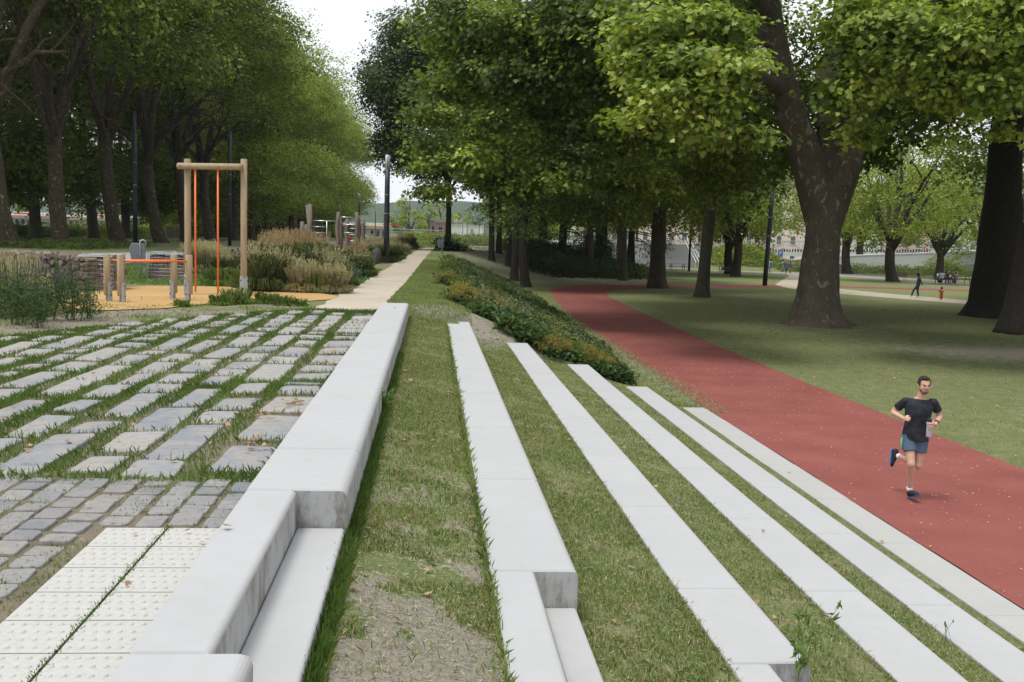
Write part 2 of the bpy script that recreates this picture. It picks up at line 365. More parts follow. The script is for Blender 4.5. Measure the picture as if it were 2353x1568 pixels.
def soilf(x, y):
    s = np.full(np.shape(x), .22)
    s = np.where((x > -.45) & (x < .36) & (y < 21), .27 + .55 * sst(5.0, 3.9, y) * sst(.44, .12, np.abs(x + .04)) + .20 * sst(9, 5.2, y) , s)                       # worn patch on the first terrace
    s = np.where((x > .8) & (x < 6) & (y < 21), .27, s)
    s = s + .55 * np.exp(-(((x - .1) / .9) ** 2 + ((y - 21.6) / .8) ** 2)) + .5 * np.exp(-(((x - 1.2) / .7) ** 2 + ((y - 20.8) / 1.2) ** 2))
    s = s + .33 * np.exp(-((x - 5.9 - .0) / .35) ** 2) * ((y > 20.4) & (y < 60))
    s = s + .45 * np.exp(-(((x - 21) / 6) ** 2 + ((y - 33) / 4) ** 2)) + .30 * np.exp(-(((x - 17) / 3) ** 2 + ((y - 42) / 3) ** 2)) + .4 * np.exp(-(((x - 52) / 8) ** 2 + ((y - 97) / 5) ** 2))
    s = s + .28 * sst(100, 84, np.hypot(x - 9, (y - 92) * .7) * 8) * (x > 2) * (y > 70)
    s = s + .45 * ((x < -2.6) & (y > 13) & (y < 22.5)) * sst(.35, .6, vnoise(x, y, .9, 3))
    return s
at = ground.data.attributes.new('soil', 'FLOAT', 'POINT'); at.data.foreach_set('value', soilf(V[:, 0], V[:, 1]).astype(np.float32))

def sheet(name, poly, z, mat, step=.5, wob=0.0):
    """flat sheet with a slightly uneven outline"""
    pts = []
    n = len(poly)
    for i in range(n):
        a = np.array(poly[i], float); b = np.array(poly[(i + 1) % n], float); L = np.linalg.norm(b - a); k = min(60, max(1, int(L / step)))
        for j in range(k):
            p = a + (b - a) * j / k
            if wob: p = p + (np.array([vnoise(p[0], p[1], 1.7, 4), vnoise(p[0], p[1], 1.7, 8)]) - .5) * wob
            pts.append(p)
    mb = MB(); mb.add([(p[0], p[1], z) for p in pts], [tuple(range(len(pts)))]); o = mb.build(name, mat, recalc=False); setting(o); return o
TRACK_L = [(5.88, -8), (5.88, 20.6), (6.0, 24.3), (6.13, 32), (6.35, 42), (6.75, 52), (7.5, 62), (8.2, 68), (9.6, 72.8), (12.4, 76.4), (16.8, 78.6), (21.7, 81.0), (30, 85), (36, 87), (48, 86.2), (70, 81), (100, 74)]
TRACK_R = [(9.63, -8), (9.66, 24), (9.8, 32.7), (10.1, 42), (10.5, 52), (11.0, 61), (11.7, 66.5), (13.2, 69.8), (15.7, 72.0), (21, 75.0), (27.3, 79.6), (34.6, 83.5), (46, 83), (70, 77.5), (100, 70.5)]
sheet('running_track', TRACK_L + TRACK_R[::-1], .004, 'track_red', .6, .06)
# long grass-free sandy path on the top level
sheet('sand_path', [(-2.25, 19.2), (-.97, 19.2), (-.93, 24), (-.78, 31), (-.5, 55), (-.1, 85), (.35, 113), (.9, 150), (-.9, 150), (-.75, 113), (-1.4, 85), (-1.85, 50), (-2.05, 30), (-2.2, 24)], 1.998, 'path_sand', .4, .16)
sheet('play_surface', [(-7.57, 22.35), (-7.62, 24.45), (-7.05, 25.77), (-5.32, 26.28), (-3.82, 26.29), (-2.9, 25.0), (-2.12, 23.52), (-2.2, 22.4), (-2.6, 21.7), (-3.6, 20.9), (-4.38, 20.2), (-4.9, 18.8), (-5.79, 18.0), (-6.9, 18.6)], 2.003, 'rubber_orange', .3, .05)
sheet('red_surface', [(-2.1, 50), (-2.1, 58), (-5.5, 60), (-6.5, 52)], 2.004, 'track_red')
sheet('paved_alley', [(-17.5, 10), (-12.3, 34), (-11.7, 60), (-11.2, 160), (-14.8, 160), (-16.5, 60), (-22, 10)], 1.999, 'asphalt', 1.0, .2)
sheet('earth_path', [(-60, 58), (-40, 66), (-28.5, 74), (-28.5, 200), (-31, 200), (-31, 77), (-40, 70), (-60, 62)], 1.999, 'path_sand', 1.0, .5)
sheet('gravel_path', [(49.3, 139), (41, 112), (30.2, 86), (29.0, 79), (30.0, 73), (33, 67), (35.5, 62.4), (40.5, 51), (44.5, 53), (38.1, 66.7), (35.4, 74), (33.9, 80.5), (35.5, 88), (45, 114), (54.6, 142)], .009, 'path_sand', .8, .15)
sheet('paved_path', [(18, 136), (34, 126), (47, 116), (56, 99), (75, 92), (120, 84), (120, 87), (76, 95.5), (59, 103), (54, 122), (58, 137), (48, 139), (20, 139)], .014, 'asphalt', 1.0, .1)
sheet('rear_lane', [(2, 112), (22, 124), (22, 126.5), (2, 114.6)], 2.004, 'asphalt', 1.0, .1)
sheet('bare_earth', [(49, 97.5), (52, 95), (58, 95), (66, 97), (64, 99.5), (56, 101), (50, 100)], .02, 'joint_soil', .5, .6)
river = MB(); river.add([(-600, -50, -2.2), (-50, -50, -2.2), (-50, 900, -2.2), (-600, 900, -2.2)], [(0, 1, 2, 3)])
t = NT('water'); t.col((.05, .07, .06), .12, .5); t.bump(t.noise(1.5, 4), .3, .1); MT['water'] = t.m
setting(river.build('river', 'water', recalc=False))

# ---------------------------------------------------------------- terrace blocks
def block(row, y0, y1, x0, x1, zt, zb, name='block', rr=.05, end_round=0.0):
    g = .006
    y0 += g; y1 -= g
    rl = .012; pr = [(x0, zb), (x1 - .012, zb), (x1, zb + .012)]
    for k in range(7):
        a = k / 6 * PI / 2; pr.append((x1 - rr + math.cos(a) * rr, zt - rr + math.sin(a) * rr))
    for k in range(3):
        a = PI / 2 + k / 2 * PI / 2; pr.append((x0 + rl + math.cos(a) * rl, zt - rl + math.sin(a) * rl))
    mb = MB(); n = len(pr); e = .009
    cx = (x0 + x1) / 2; cz = (zt + zb) / 2
    def ring(y, d): return [(min(max(x, x0 + d), x1 - d), y, min(max(z, zb + d), zt - d)) for x, z in pr]
    rings = [ring(y0, e), ring(y0 + e, 0), ring(y1 - e, 0), ring(y1, e)]
    vs = [p for r in rings for p in r]
    fs = [tuple(range(n)), tuple(range(3 * n, 4 * n))[::-1]]
    for r in range(3):
        for k in range(n): fs.append((r * n + k, r * n + (k + 1) % n, (r + 1) * n + (k + 1) % n, (r + 1) * n + k))
    mb.add(vs, fs); return mb.build(name, 'concrete_old' if zt < .2 else 'concrete_pale', row, smooth=False)
LBL = ['topmost row of pale concrete seat blocks, along the edge of the stone paving', 'second concrete seat row from the top, with a stepped section near the viewer',
       'third pale concrete seat row, stepping down at the very bottom of the photo', 'fourth pale concrete seat row, between two grass strips with seed heads',
       'fifth pale concrete seat row, the lowest raised one before the flat kerb', 'flat worn concrete slab row beside the red running track']
JY = [[5.39, 6.44, 8.5, 10.4, 12.32, 14.3, 16.2, 18.2, 20.35], [5.31, 7.39, 9.45, 11.5, 13.6, 15.6, 17.6, 19.5, 21.15], [5.05, 6.19, 8.18, 10.21, 12.26, 14.36, 16.4, 18.6, 20.2, 21.1],
      [-2.6, -.6, 1.4, 3.4, 5.4, 7.3, 9.3, 11.4, 13.4, 15.4, 17.4, 19.4, 20.95], [.2, 2.2, 4.2, 6.2, 8.1, 10.2, 12.2, 14.2, 16.2, 18.2, 20.75], [.9, 2.9, 4.9, 6.9, 8.9, 11.2, 13.2, 15.3, 17.3, 19.2, 20.6]]
SR = []
for i, ((x0, x1, zt), ys_) in enumerate(zip(ROWS, JY)):
    row = thing('seat_row', LBL[i], 'terrace seating', ((x0 + x1) / 2 * 0, 0, 0), 0, 'concrete terrace seat rows'); SR.append(row)
    for a, b in zip(ys_[:-1], ys_[1:]):
        block(row, a, b, x0 + random.Random(i * 31 + a).uniform(-.004, .004), x1, zt + random.Random(i * 7 + b).uniform(-.003, .003), zt - .62, rr=(.055, .05, .045, .035, .03, .012)[i])
# stepped section near the viewer
for i in range(3):
    x0, x1, zt = ROWS[i]; xm = x0 + (x1 - x0) * .5; ye = JY[i][0]; yl = (3.26, 1.2, 1.0)[i]
    block(SR[i], yl, ye, x0, xm, zt - .002, zt - .62, 'narrow_block', .03)
    block(SR[i], yl - (1.1 if i == 0 else 0), ye, xm + .003, x1 - .008, zt - .21, zt - .62, 'step', .02)
block(SR[0], 2.1, 3.26, -.97, xm if False else -.56, 2.1, 1.9, 'block', .05)

# ---------------------------------------------------------------- stone paving
rp = random.Random(11)
base = sheet('paving_bed', [(-1.0, -4), (-.97, 19.0), (-2.2, 19.1), (-3.2, 17.8), (-4.4, 16.2), (-5.6, 13.4), (-6.6, 12.2), (-12, 12), (-12, -4)], 1.996, 'joint_soil', .5, .15)
def pillow(mb, x0, x1, y0, y1, zt, h, ir, rng, tilt=.012, pw=11):
    """one stone with an uneven outline, rounded shoulders and a slightly tilted top"""
    cx, cy_ = (x0 + x1) / 2, (y0 + y1) / 2; hx, hy = (x1 - x0) / 2, (y1 - y0) / 2; rc = min(hx, hy) * .30; out = []
    for sx, sy, a0_ in ((1, 1, 0), (-1, 1, 90), (-1, -1, 180), (1, -1, 270)):
        jx, jy = rng.uniform(-ir, ir * .4) * hx, rng.uniform(-ir, ir * .4) * hx; r_ = rc * rng.uniform(.5, 1.6)
        ex, ey = cx + sx * (hx + jx - r_), cy_ + sy * (hy + jy - r_)
        for q in (5, 45, 85): a = R(a0_ + q); out.append((ex + math.cos(a) * r_, ey + math.sin(a) * r_))
        # a few points along the side to the next corner
    full = []
    for k in range(12):
        a, b = out[k], out[(k + 1) % 12]; full.append(a)
        if k % 3 == 2:
            dx, dy = b[0] - a[0], b[1] - a[1]; L_ = math.hypot(dx, dy)
            for q in (.25, .5, .75):
                e = rng.uniform(-1, .7) * ir * min(hx, hy) * .5; full.append((a[0] + dx * q + dy / L_ * e, a[1] + dy * q - dx / L_ * e))
    out = full; n = len(out)
    ta, tb = rng.uniform(-tilt, tilt) / max(hx, .1) * .3, rng.uniform(-tilt, tilt) / max(hy, .1) * .6
    zt += rng.uniform(-tilt, tilt) * .4
    def z(p, d): return zt - d + (p[0] - cx) * ta + (p[1] - cy_) * tb
    def ins(p, q): return (cx + (p[0] - cx) * q, cy_ + (p[1] - cy_) * q)
    e1 = 1 - .07; e2 = 1 - .02
    vs = [(p[0], p[1], z(p, h)) for p in out] + [(p[0], p[1], z(p, .014)) for p in out]
    vs += [(*ins(p, e2), z(p, .004)) for p in out] + [(*ins(p, e1), z(p, 0)) for p in out]
    vs += [(cx, cy_, zt + .001)]
    fs = []
    for r in range(3):
        for k in range(n): fs.append((r * n + k, r * n + (k + 1) % n, (r + 1) * n + (k + 1) % n, (r + 1) * n + k))
    for k in range(n): fs.append((3 * n + k, 3 * n + (k + 1) % n, 4 * n))
    mb.add(vs, fs)
mb = MB(); JOINT = []
def ptop(x): return float(np.interp(x, [-8, -6.2, -5.4, -4.2, -3.1, -2.1], [11.5, 12.3, 13.2, 16.0, 17.9, 18.8]))
x = -1.10; ci = 0
while x > -8.2:
    w = rp.uniform(.245, .34); g = rp.uniform(.08, .15); x1 = x; x0 = x - w
    if ci == 0: x1 = -.99
    y = 5.95 + (.45 if x < -2.3 else 0) + rp.uniform(0, .25)
    while y < ptop(x) - .3:
        L = rp.choice([.38, .45, .5, .62, .75, .85, 1.0, 1.15, 1.35]) * rp.uniform(.92, 1.08)
        if ci == 0: L *= .7
        pillow(mb, x0 + rp.uniform(-.03, .035), x1 + rp.uniform(-.035, .03), y, min(y + L, ptop(x) + .2), 2.014, .04, .085, rp, .022); y += L + rp.choice([rp.uniform(.05, .12), rp.uniform(.1, .2)])
    x = x0 - g; ci += 1
setting(mb.build('stone_paving', 'paver_stone', recalc=True))
mb = MB(); cols = []
x = -.99; ci = 0
while x > -3.9:
    w = rp.uniform(.128, .15); x1 = x; x0 = x - w; y = (4.94 if x > -1.6 else 3.0) + rp.uniform(0, .1)
    yt = 5.92 + (.44 if x < -2.3 else 0)
    while y < yt:
        L = rp.uniform(.14, .195); pillow(mb, x0, x1, y, min(y + L, yt + .05), 2.009, .04, .06, rp, .012, 9); y += L + rp.uniform(.012, .03)
    x = x0 - rp.uniform(.016, .035); ci += 1
setting(mb.build('cobble_paving', 'cobble_stone', recalc=True))
# tactile tiles: two columns with blisters
mb = MB()
t = NT('tile_white'); n2 = t.noise(40, 4); t.col(t.mix(t.rng(n2, .4, .75, 0, .5), (.45, .445, .415), (.32, .31, .28)), .85, .2); t.bump(n2, .2, .004); MT['tile_white'] = t.m
yy = 4.915; tr_ = random.Random(3)
while yy > 2.2:
    for xa, xb in ((-1.555, -1.270), (-1.258, -.975)):
        mb.box(((xa + xb) / 2, yy - .142, 1.999), (xb - xa, .289, .05))
        for i in range(6):
            for j in range(4):
                bx = xa + .03 + i * (xb - xa - .06) / 5 + (.0 if j % 2 else .02) - .01; by = yy - .035 - j * .07
                if bx > xb - .02: continue
                r1, r2 = .0135, .008; n = 8; b = []
                for rr_, zz in ((r1, 2.0242), (r2, 2.0295)):
                    b += [(bx + math.cos(2 * PI * q / n) * rr_, by + math.sin(2 * PI * q / n) * rr_, zz) for q in range(n)]
                mb.add(b, [(q, (q + 1) % n, n + (q + 1) % n, n + q) for q in range(n)] + [tuple(range(n, 2 * n))])
    yy -= .298
setting(mb.build('tactile_paving', 'tile_white', recalc=True))
# ---------------------------------------------------------------- trees
def unit(v): return v / np.maximum(np.linalg.norm(v, axis=-1, keepdims=True), 1e-9)
LOBED = np.array([(0, 0), (.30, -.10), (.55, -.42), (.60, .02), (1.0, .0), (.66, .22), (.62, .55), (.36, .34), (.12, .60), (.06, .25)])
LOBED = None
_a = [(-.06, .0), (.10, .22), (-.05, .52), (.28, .36), (.42, .62), (.56, .26), (1.0, .0), (.56, -.26), (.42, -.62), (.28, -.36), (-.05, -.52), (.10, -.22)]
LOBED = np.array(_a) - np.array([.4, 0])
OVAL = np.array([(-.5, 0), (-.08, .34), (.5, 0), (-.08, -.34)])
NARROW = np.array([(-.5, 0), (-.05, .13), (.5, 0), (-.05, -.13)])
TRI = np.array([(-.5, .30), (.5, .12), (-.3, -.38)])
def leaf_verts(rs, pos, nrm, size, shape):
    """one flat leaf per position: tip direction random within the plane of nrm; returns (N*k,3)"""
    n = len(pos); nrm = unit(nrm); rv = unit(rs.normal(size=(n, 3))); u = unit(np.cross(nrm, rv)); 
    # tips droop
    u = unit(u + np.array([0, 0, -.35])); u = unit(u - nrm * (u * nrm).sum(1, keepdims=True)); w = np.cross(nrm, u)
    s = (size * rs.uniform(.65, 1.2, n))[:, None, None]
    q = pos[:, None, :] + s * (shape[None, :, 0:1] * u[:, None, :] + shape[None, :, 1:2] * w[:, None, :])
    if len(shape) == 4: q[:, 1] -= nrm * s[:, 0] * .12; q[:, 3] -= nrm * s[:, 0] * .12
    return q.reshape(-1, 3)
def sprays(rs, blobs, per_area, n_leaf, spread, thick=.55, up=.7, low_cut=None, flat=.35):
    """leafy sprays scattered through lumpy blobs (centre, (rx, ry, rz)), denser near the surface; returns leaf positions and normals"""
    PP, NN = [], []
    for c, r in blobs:
        c = np.array(c, float); r = np.array(r, float) * np.ones(3); area = 4 * PI * ((r[0] * r[1]) ** 1.6 / 3 + (r[0] * r[2]) ** 1.6 / 3 + (r[1] * r[2]) ** 1.6 / 3) ** (1 / 1.6)
        m = max(4, int(area * per_area)); d = unit(rs.normal(size=(m, 3))); rad = 1 - thick * rs.uniform(0, 1, m) ** 1.6
        lump = 1 + .16 * np.sin(d[:, 0] * 5.1 + c[0]) * np.sin(d[:, 1] * 4.7 + c[1] * 2) + .12 * np.sin(d[:, 2] * 7 + c[2] + d[:, 0] * 3)
        p = c + d * r * (rad * lump)[:, None]
        out = unit(d / r)
        k = n_leaf; off = rs.normal(size=(m, k, 3)) * spread * np.array([1, 1, flat]); hd = np.hypot(off[..., 0], off[..., 1])
        off[..., 2] -= hd * .35                                        # sprays hang at their rim
        pp = p[:, None, :] + off; nn = out[:, None, :] * .55 + np.array([0, 0, up]) + rs.normal(size=(m, k, 3)) * .42
        PP.append(pp.reshape(-1, 3)); NN.append(nn.reshape(-1, 3))
    P_, N_ = np.concatenate(PP), np.concatenate(NN)
    if low_cut is not None:
        k = P_[:, 2] > low_cut + rs.uniform(-.5, .5, len(P_)); P_, N_ = P_[k], N_[k]
    return P_, N_
def crown(name, rs, blobs, mat, parent, size, per_area, n_leaf, spread, shape=OVAL, **kw):
    p, n = sprays(rs, blobs, per_area, n_leaf, spread, **kw); v = leaf_verts(rs, p, n, size, shape)
    return np_mesh(name, v, len(shape), mat, parent)
def curve(a, b, bend, n=7, rs=None, jit=.0):
    a, b, bend = np.array(a, float), np.array(b, float), np.array(bend, float); o = []
    for i in range(n):
        t = i / (n - 1); p = a * (1 - t) + b * t + bend * (4 * t * (1 - t))
        if rs is not None and 0 < i < n - 1: p = p + rs.normal(size=3) * jit
        o.append(p)
    return o
def trunk_tube(mb, pts, r0, r1, flare=1.5, n=18, seed=0, knob=.05):
    """trunk with a root flare and a knotty, fluted surface"""
    rr = random.Random(seed); ph = [rr.uniform(0, 6.28) for _ in range(6)]
    pts = [Vector(p) for p in pts]; L = [0]
    for i in range(1, len(pts)): L.append(L[-1] + (pts[i] - pts[i - 1]).length)
    T = L[-1]; fine = []; rad = []; m = max(14, int(T / .5)); hs = [0, .12, .3, .55, .9] + list(np.linspace(1.3, T, m))
    for h in hs:
        i = max(1, min(len(L) - 1, next((k for k in range(1, len(L)) if L[k] >= h), len(L) - 1))); t = (h - L[i - 1]) / max(1e-6, L[i] - L[i - 1]); fine.append(pts[i - 1].lerp(pts[i], min(1, t)))
        q = r0 + (r1 - r0) * (h / T) ** .9; rad.append(q * (1 + (flare - 1) * math.exp(-h / (r0 * 1.1))))
    def wob(i, a):
        h = hs[i]; fl = math.exp(-h / (r0 * 1.4))
        return 1 + fl * .16 * math.sin(a * 5 + ph[0]) * (1 if flare > 1.2 else .3) + knob * math.sin(a * 3 + h * .9 + ph[1]) + knob * .7 * math.sin(a * 2 - h * 1.7 + ph[2]) + knob * .5 * math.sin(h * 3.1 + ph[3] + a)
    mb.tube(fine, rad, n, True, wob=wob)
def limbs(mb, rs, forks, depth=2, n=9, twig=3):
    """forks: list of (start, end, bend, r0, r1); each limb carries side branches"""
    for a, b, bend, r0, r1 in forks:
        pts = curve(a, b, bend, 8, rs, r0 * .35); rad = list(np.linspace(r0, r1, 8)); mb.tube(pts, rad, n, True)
        if depth > 0:
            sub = []; L = np.linalg.norm(np.array(b) - np.array(a))
            for k in range(twig):
                i = int(rs.randint(3, 7)); s0 = np.array(pts[i]); d = unit(np.array(pts[i + 1]) - np.array(pts[i - 1]))
                dd = unit(d + rs.normal(size=3) * .75 + np.array([0, 0, .15])); e = s0 + dd * L * rs.uniform(.35, .6)
                sub.append((s0, e, rs.normal(size=3) * .3 + np.array([0, 0, .3]), rad[i] * .55, rad[i] * .12))
            limbs(mb, rs, sub, depth - 1, 6, 3)

# tall plane trees of the left avenue
def avenue_plane(seed, name, label, bark='bark_plane', openc=False, leaf='leaf_plane'):
    rs = np.random.RandomState(seed); rr = random.Random(seed)
    root = thing(name, label, 'tree', (0, 0, 0), 0, 'tall plane trees of the avenue on the left')
    fork = rr.uniform(7.5, 9) if openc else rr.uniform(7.5, 10.5); lean = np.array([rr.uniform(-1.0, 1.0), rr.uniform(-1, 1), 0]); top = np.array([0, 0, fork]) + lean
    mb = MB(); trunk_tube(mb, curve((0, 0, -.2), top, (rr.uniform(-.5, .5), rr.uniform(-.5, .5), 0), 6), .56, .44, 1.35, 16, seed, .05)
    fk = []; blobs = []
    nl = 7
    for k in range(nl):
        a = 2 * PI * k / nl + rr.uniform(-.4, .4); ro = rr.uniform(3.5, 8.5); z = rr.uniform(16, 28) if k % 3 else rr.uniform(11, 14)
        st = top + np.array([0, 0, rr.uniform(-1.8, .2)]); e = np.array([math.cos(a) * ro, math.sin(a) * ro, z])
        fk.append((st, e, (math.cos(a) * -.6, math.sin(a) * -.6, rr.uniform(-.5, 1.2)), .34 if openc else .26, .08))
    limbs(mb, rs, fk, 2, 9, 3); mb.build('trunk', [bark], root, smooth=True)
    for k in range(44):
        zc = rr.uniform(6.0, 28.5) if k > 12 else rr.uniform(4.8, 10); t = (zc - 17.5) / 13.5; rmax = 10.2 * math.sqrt(max(.05, 1 - t * t * .8)) * (1 if zc > 12 else .9); a = rr.uniform(0, 2 * PI); q = rmax * rr.uniform(.55, 1.0)
        r = rr.uniform(2.1, 3.5); blobs.append(((math.cos(a) * q, math.sin(a) * q, zc), (r, r, r * rr.uniform(.65, .9))))
    if openc: blobs = [b for b in blobs if b[0][2] > 12.5 and not (b[0][0] - b[0][1] > 3 and b[0][2] < 19)]
    for k in range(7): blobs.append(((rr.uniform(-4, 4), rr.uniform(-4, 4), rr.uniform(18 if openc else 14, 29)), (3.4, 3.4, 2.6)))
    crown('crown', rs, blobs, leaf, root, .37, .55, 18, .62, OVAL, thick=.6)
    return root
AV = [avenue_plane(101 + k, 'plane_tree', 'x') for k in range(3)] + [avenue_plane(140, 'plane_tree', 'x', 'bark_pale', True), avenue_plane(141, 'plane_tree', 'x', 'bark_pale', True), avenue_plane(150, 'plane_tree', 'x', 'bark_pale', False, 'leaf_far')]; AVU = set()  # last variant, for the far trees: stronger sun put into the leaf colour
NEARL = ['broad plane tree standing nearest on the far left, trunk at the photo edge', 'plane tree with straight dark trunk and arching limbs above the log stack', 'thick plane tree just left of the black lamp post by the litter bin',
         'leaning forked plane tree behind the left post of the wooden swing frame', 'plane tree seen between the two hanging orange poles', 'plane tree directly behind the right post of the wooden frame', 'plane tree behind the tall tan grass, next to the frame']
pos_a = [(-25.2, 62.5), (-25.6, 72), (-25.2, 83.5), (-24.6, 94), (-24.9, 105), (-25, 117), (-24.8, 129), (-25, 142), (-25, 155), (-25.2, 168), (-24.8, 181), (-25, 195), (-25, 209), (-24.7, 224), (-25, 240), (-25.2, 257), (-25, 275)]
pos_b = [(-38, 66), (-36.5, 84), (-37.2, 98), (-36.4, 112), (-36.6, 124), (-36.2, 138), (-36.5, 156), (-36.3, 172), (-36.5, 188), (-36.3, 205), (-36, 230)]
rr_ = random.Random(8); cnt = 0
ORD = ['first', 'second', 'third', 'fourth', 'fifth', 'sixth', 'seventh', 'eighth', 'ninth', 'tenth', 'eleventh', 'twelfth', 'thirteenth', 'fourteenth', 'fifteenth', 'sixteenth', 'seventeenth', 'eighteenth']
for row, ps in (('front', pos_a), ('rear', pos_b)):
    for i, (x, y) in enumerate(ps):
        lb = NEARL[i] if row == 'front' and i < len(NEARL) else f'{ORD[i]} plane tree from the viewer in the {row} row of the left avenue'
        ai = (3 + i % 2) if (row == 'front' and i < 6) else (cnt % 3 if y < 125 else 5); src = AV[ai]; rz = rr_.uniform(0, 6.28) if ai < 3 else rr_.uniform(-.5, .5); s = rr_.uniform(1.0, 1.09) * (1 if row == 'front' else .92)
        if ai not in AVU: AVU.add(ai); o = src; o.location = (x, y, 1.97); o.rotation_euler = (0, 0, rz); o['label'] = lb
        else: o = dup(src, (x, y, 1.97), rz, lb, s)
        if row == 'rear': o.rotation_euler = (rr_.uniform(-.05, .05), -.13 + rr_.uniform(-.05, .03), rz * 0 + rr_.uniform(-.6, .6))
        cnt += 1

# ---- right side: slender trees along the foot of the bank
def slim_tree(seed, name, label, group, rt=.34, h=19, cr=6.6, zl=5.5, bark='bark_maple', leaf='leaf_maple', nb=26, size=.27, dens=.36, fork=None, side=None, shape=OVAL, lift=False):
    rs = np.random.RandomState(seed); rr = random.Random(seed); root = thing(name, label, 'tree', (0, 0, 0), 0, group)
    fork = fork or zl + 1.5; top = np.array([rr.uniform(-.3, .3), rr.uniform(-.3, .3), fork]); mb = MB()
    trunk_tube(mb, curve((0, 0, -.15), top, (rr.uniform(-.15, .15), rr.uniform(-.15, .15), 0), 5), rt, rt * .78, 1.45, 16, seed, .06)
    fk = []
    for k in range(6):
        a = 2 * PI * k / 6 + rr.uniform(-.4, .4); ro = rr.uniform(.35, .75) * cr; st = top + np.array([0, 0, rr.uniform(-fork * .22, 0)])
        fk.append((st, np.array([math.cos(a) * ro, math.sin(a) * ro, rr.uniform(fork + 2, h - 2)]), (-math.cos(a) * .4, -math.sin(a) * .4, .3), rt * .45, .05))
    fk.append((top, (0, 0, h - 1.5), (rr.uniform(-.4, .4), rr.uniform(-.4, .4), 0), rt * .7, .06))
    limbs(mb, rs, fk, 2, 8, 3); mb.build('trunk', [bark], root, smooth=True)
    blobs = []; zm = (zl + h) / 2; hz = (h - zl) / 2
    for k in range(nb):
        zc = rr.uniform(zl + 1, h - 1.2); t = (zc - zm) / hz; q = cr * math.sqrt(max(.08, 1 - t * t * .85)) * rr.uniform(.5, .95); a = rr.uniform(0, 2 * PI); r = cr * rr.uniform(.27, .40)
        blobs.append(((math.cos(a) * q, math.sin(a) * q, zc), (r, r, r * rr.uniform(.5, .75))))
    if lift: blobs = [b for b in blobs if not (b[0][0] < -.15 * cr and b[0][2] < 10.5)]
    for k in range(5): blobs.append(((rr.uniform(-1, 1) * cr * .3, rr.uniform(-1, 1) * cr * .3, rr.uniform(zm, h - 2)), (cr * .35,) * 3))
    crown('crown', rs, blobs, leaf, root, size, dens, 16, .5, shape, thick=.6, low_cut=zl - 1)
    return root
SL = [slim_tree(201, 'maple_tree', 'x', 'slender trees along the foot of the bank', .36, 20, 8.0, 3.6, nb=48, dens=.8, lift=True),
      slim_tree(202, 'maple_tree', 'x', 'slender trees along the foot of the bank', .33, 19, 6.8, 4.2, nb=38, dens=.75, lift=True)]
SLU = set()
SL.append(slim_tree(203, 'maple_tree', 'x', 'slender trees along the foot of the bank', .30, 18, 4.6, 7.0, nb=30, dens=.9))
spots = [(6.7, 70.2, 0, 'slender straight grey tree at the bend of the red track, nearest of its row'), (6.6, 79, 1, 'slender tree right behind the nearest one at the foot of the planted bank'),
         (6.9, 89, 2, 'slender tree on the bank, between two look-alike trunks and the dark mound'), (6.6, 98, 2, 'slender trunk at the left end of the tight row beside the flowering bed'), (5.4, 90, 2, 'short dark trunk on the upper bank, left of the tight row')]
for i, (x, y, k, lb) in enumerate(spots):
    z = float(gz(x, y)) - .05
    if k not in SLU: SLU.add(k); o = SL[k]; o.location = (x, y, z); o['label'] = lb
    else: o = dup(SL[k], (x, y, z), .4 * i - .8, lb, (.95, .95, .92 + .04 * (i % 3)))
# tree at the end of the sandy path with leafy base
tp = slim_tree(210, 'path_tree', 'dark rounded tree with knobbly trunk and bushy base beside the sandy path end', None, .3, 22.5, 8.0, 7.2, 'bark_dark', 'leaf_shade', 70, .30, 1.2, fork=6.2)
tp.location = (1.55, 97, 1.97)

# ---- the big planes on the lower lawn (row at X = 17)
def lawn_plane(seed, rt, h, cr, zl, fork, dens=.5, nb=30, size=.3, leaf='leaf_plane', bark='bark_plane', twig=3, flare=1.5):
    rs = np.random.RandomState(seed); rr = random.Random(seed); root = thing('lawn_tree', 'x', 'tree', (0, 0, 0), 0, 'big trees on the lower lawn'); mb = MB()
    top = np.array([rr.uniform(-.3, .3), rr.uniform(-.3, .3), fork]); trunk_tube(mb, curve((0, 0, -.15), top, (rr.uniform(-.2, .2), .1, 0), 6), rt, rt * .8, flare, 20, seed, .045)
    fk = []
    for k in range(6):
        a = 2 * PI * k / 6 + rr.uniform(-.4, .4); ro = rr.uniform(.4, .8) * cr; fk.append((top + np.array([0, 0, rr.uniform(-1.2, 0)]), np.array([math.cos(a) * ro, math.sin(a) * ro, rr.uniform(zl + 4, h - 4)]), (0, 0, .6), rt * .5, .07))
    fk.append((top, (0, 0, h - 3), (.5, 0, 0), rt * .7, .08)); limbs(mb, rs, fk, 2, 9, twig); mb.build('trunk', [bark], root, smooth=True)
    blobs = []; zm = (zl + h) / 2; hz = (h - zl) / 2
    for k in range(nb):
        zc = rr.uniform(zl + 1, h - 1.5); t = (zc - zm) / hz; q = cr * math.sqrt(max(.1, 1 - t * t * .85)) * rr.uniform(.45, .95); a = rr.uniform(0, 2 * PI); r = cr * rr.uniform(.2, .32)
        blobs.append(((math.cos(a) * q, math.sin(a) * q, zc), (r, r, r * rr.uniform(.6, .8))))
    crown('crown', rs, blobs, leaf, root, size, dens, 16, .55, OVAL, thick=.65, low_cut=zl - 1.5); return root
LP = [lawn_plane(301, .62, 25, 9.5, 5.2, 7, nb=50, dens=.75), lawn_plane(302, .42, 20, 8, 4.4, 6.5, nb=46, dens=.75), lawn_plane(303, .50, 15, 7.6, 2.9, 3.6, dens=.40, nb=46, leaf='leaf_far', bark='bark_maple')]
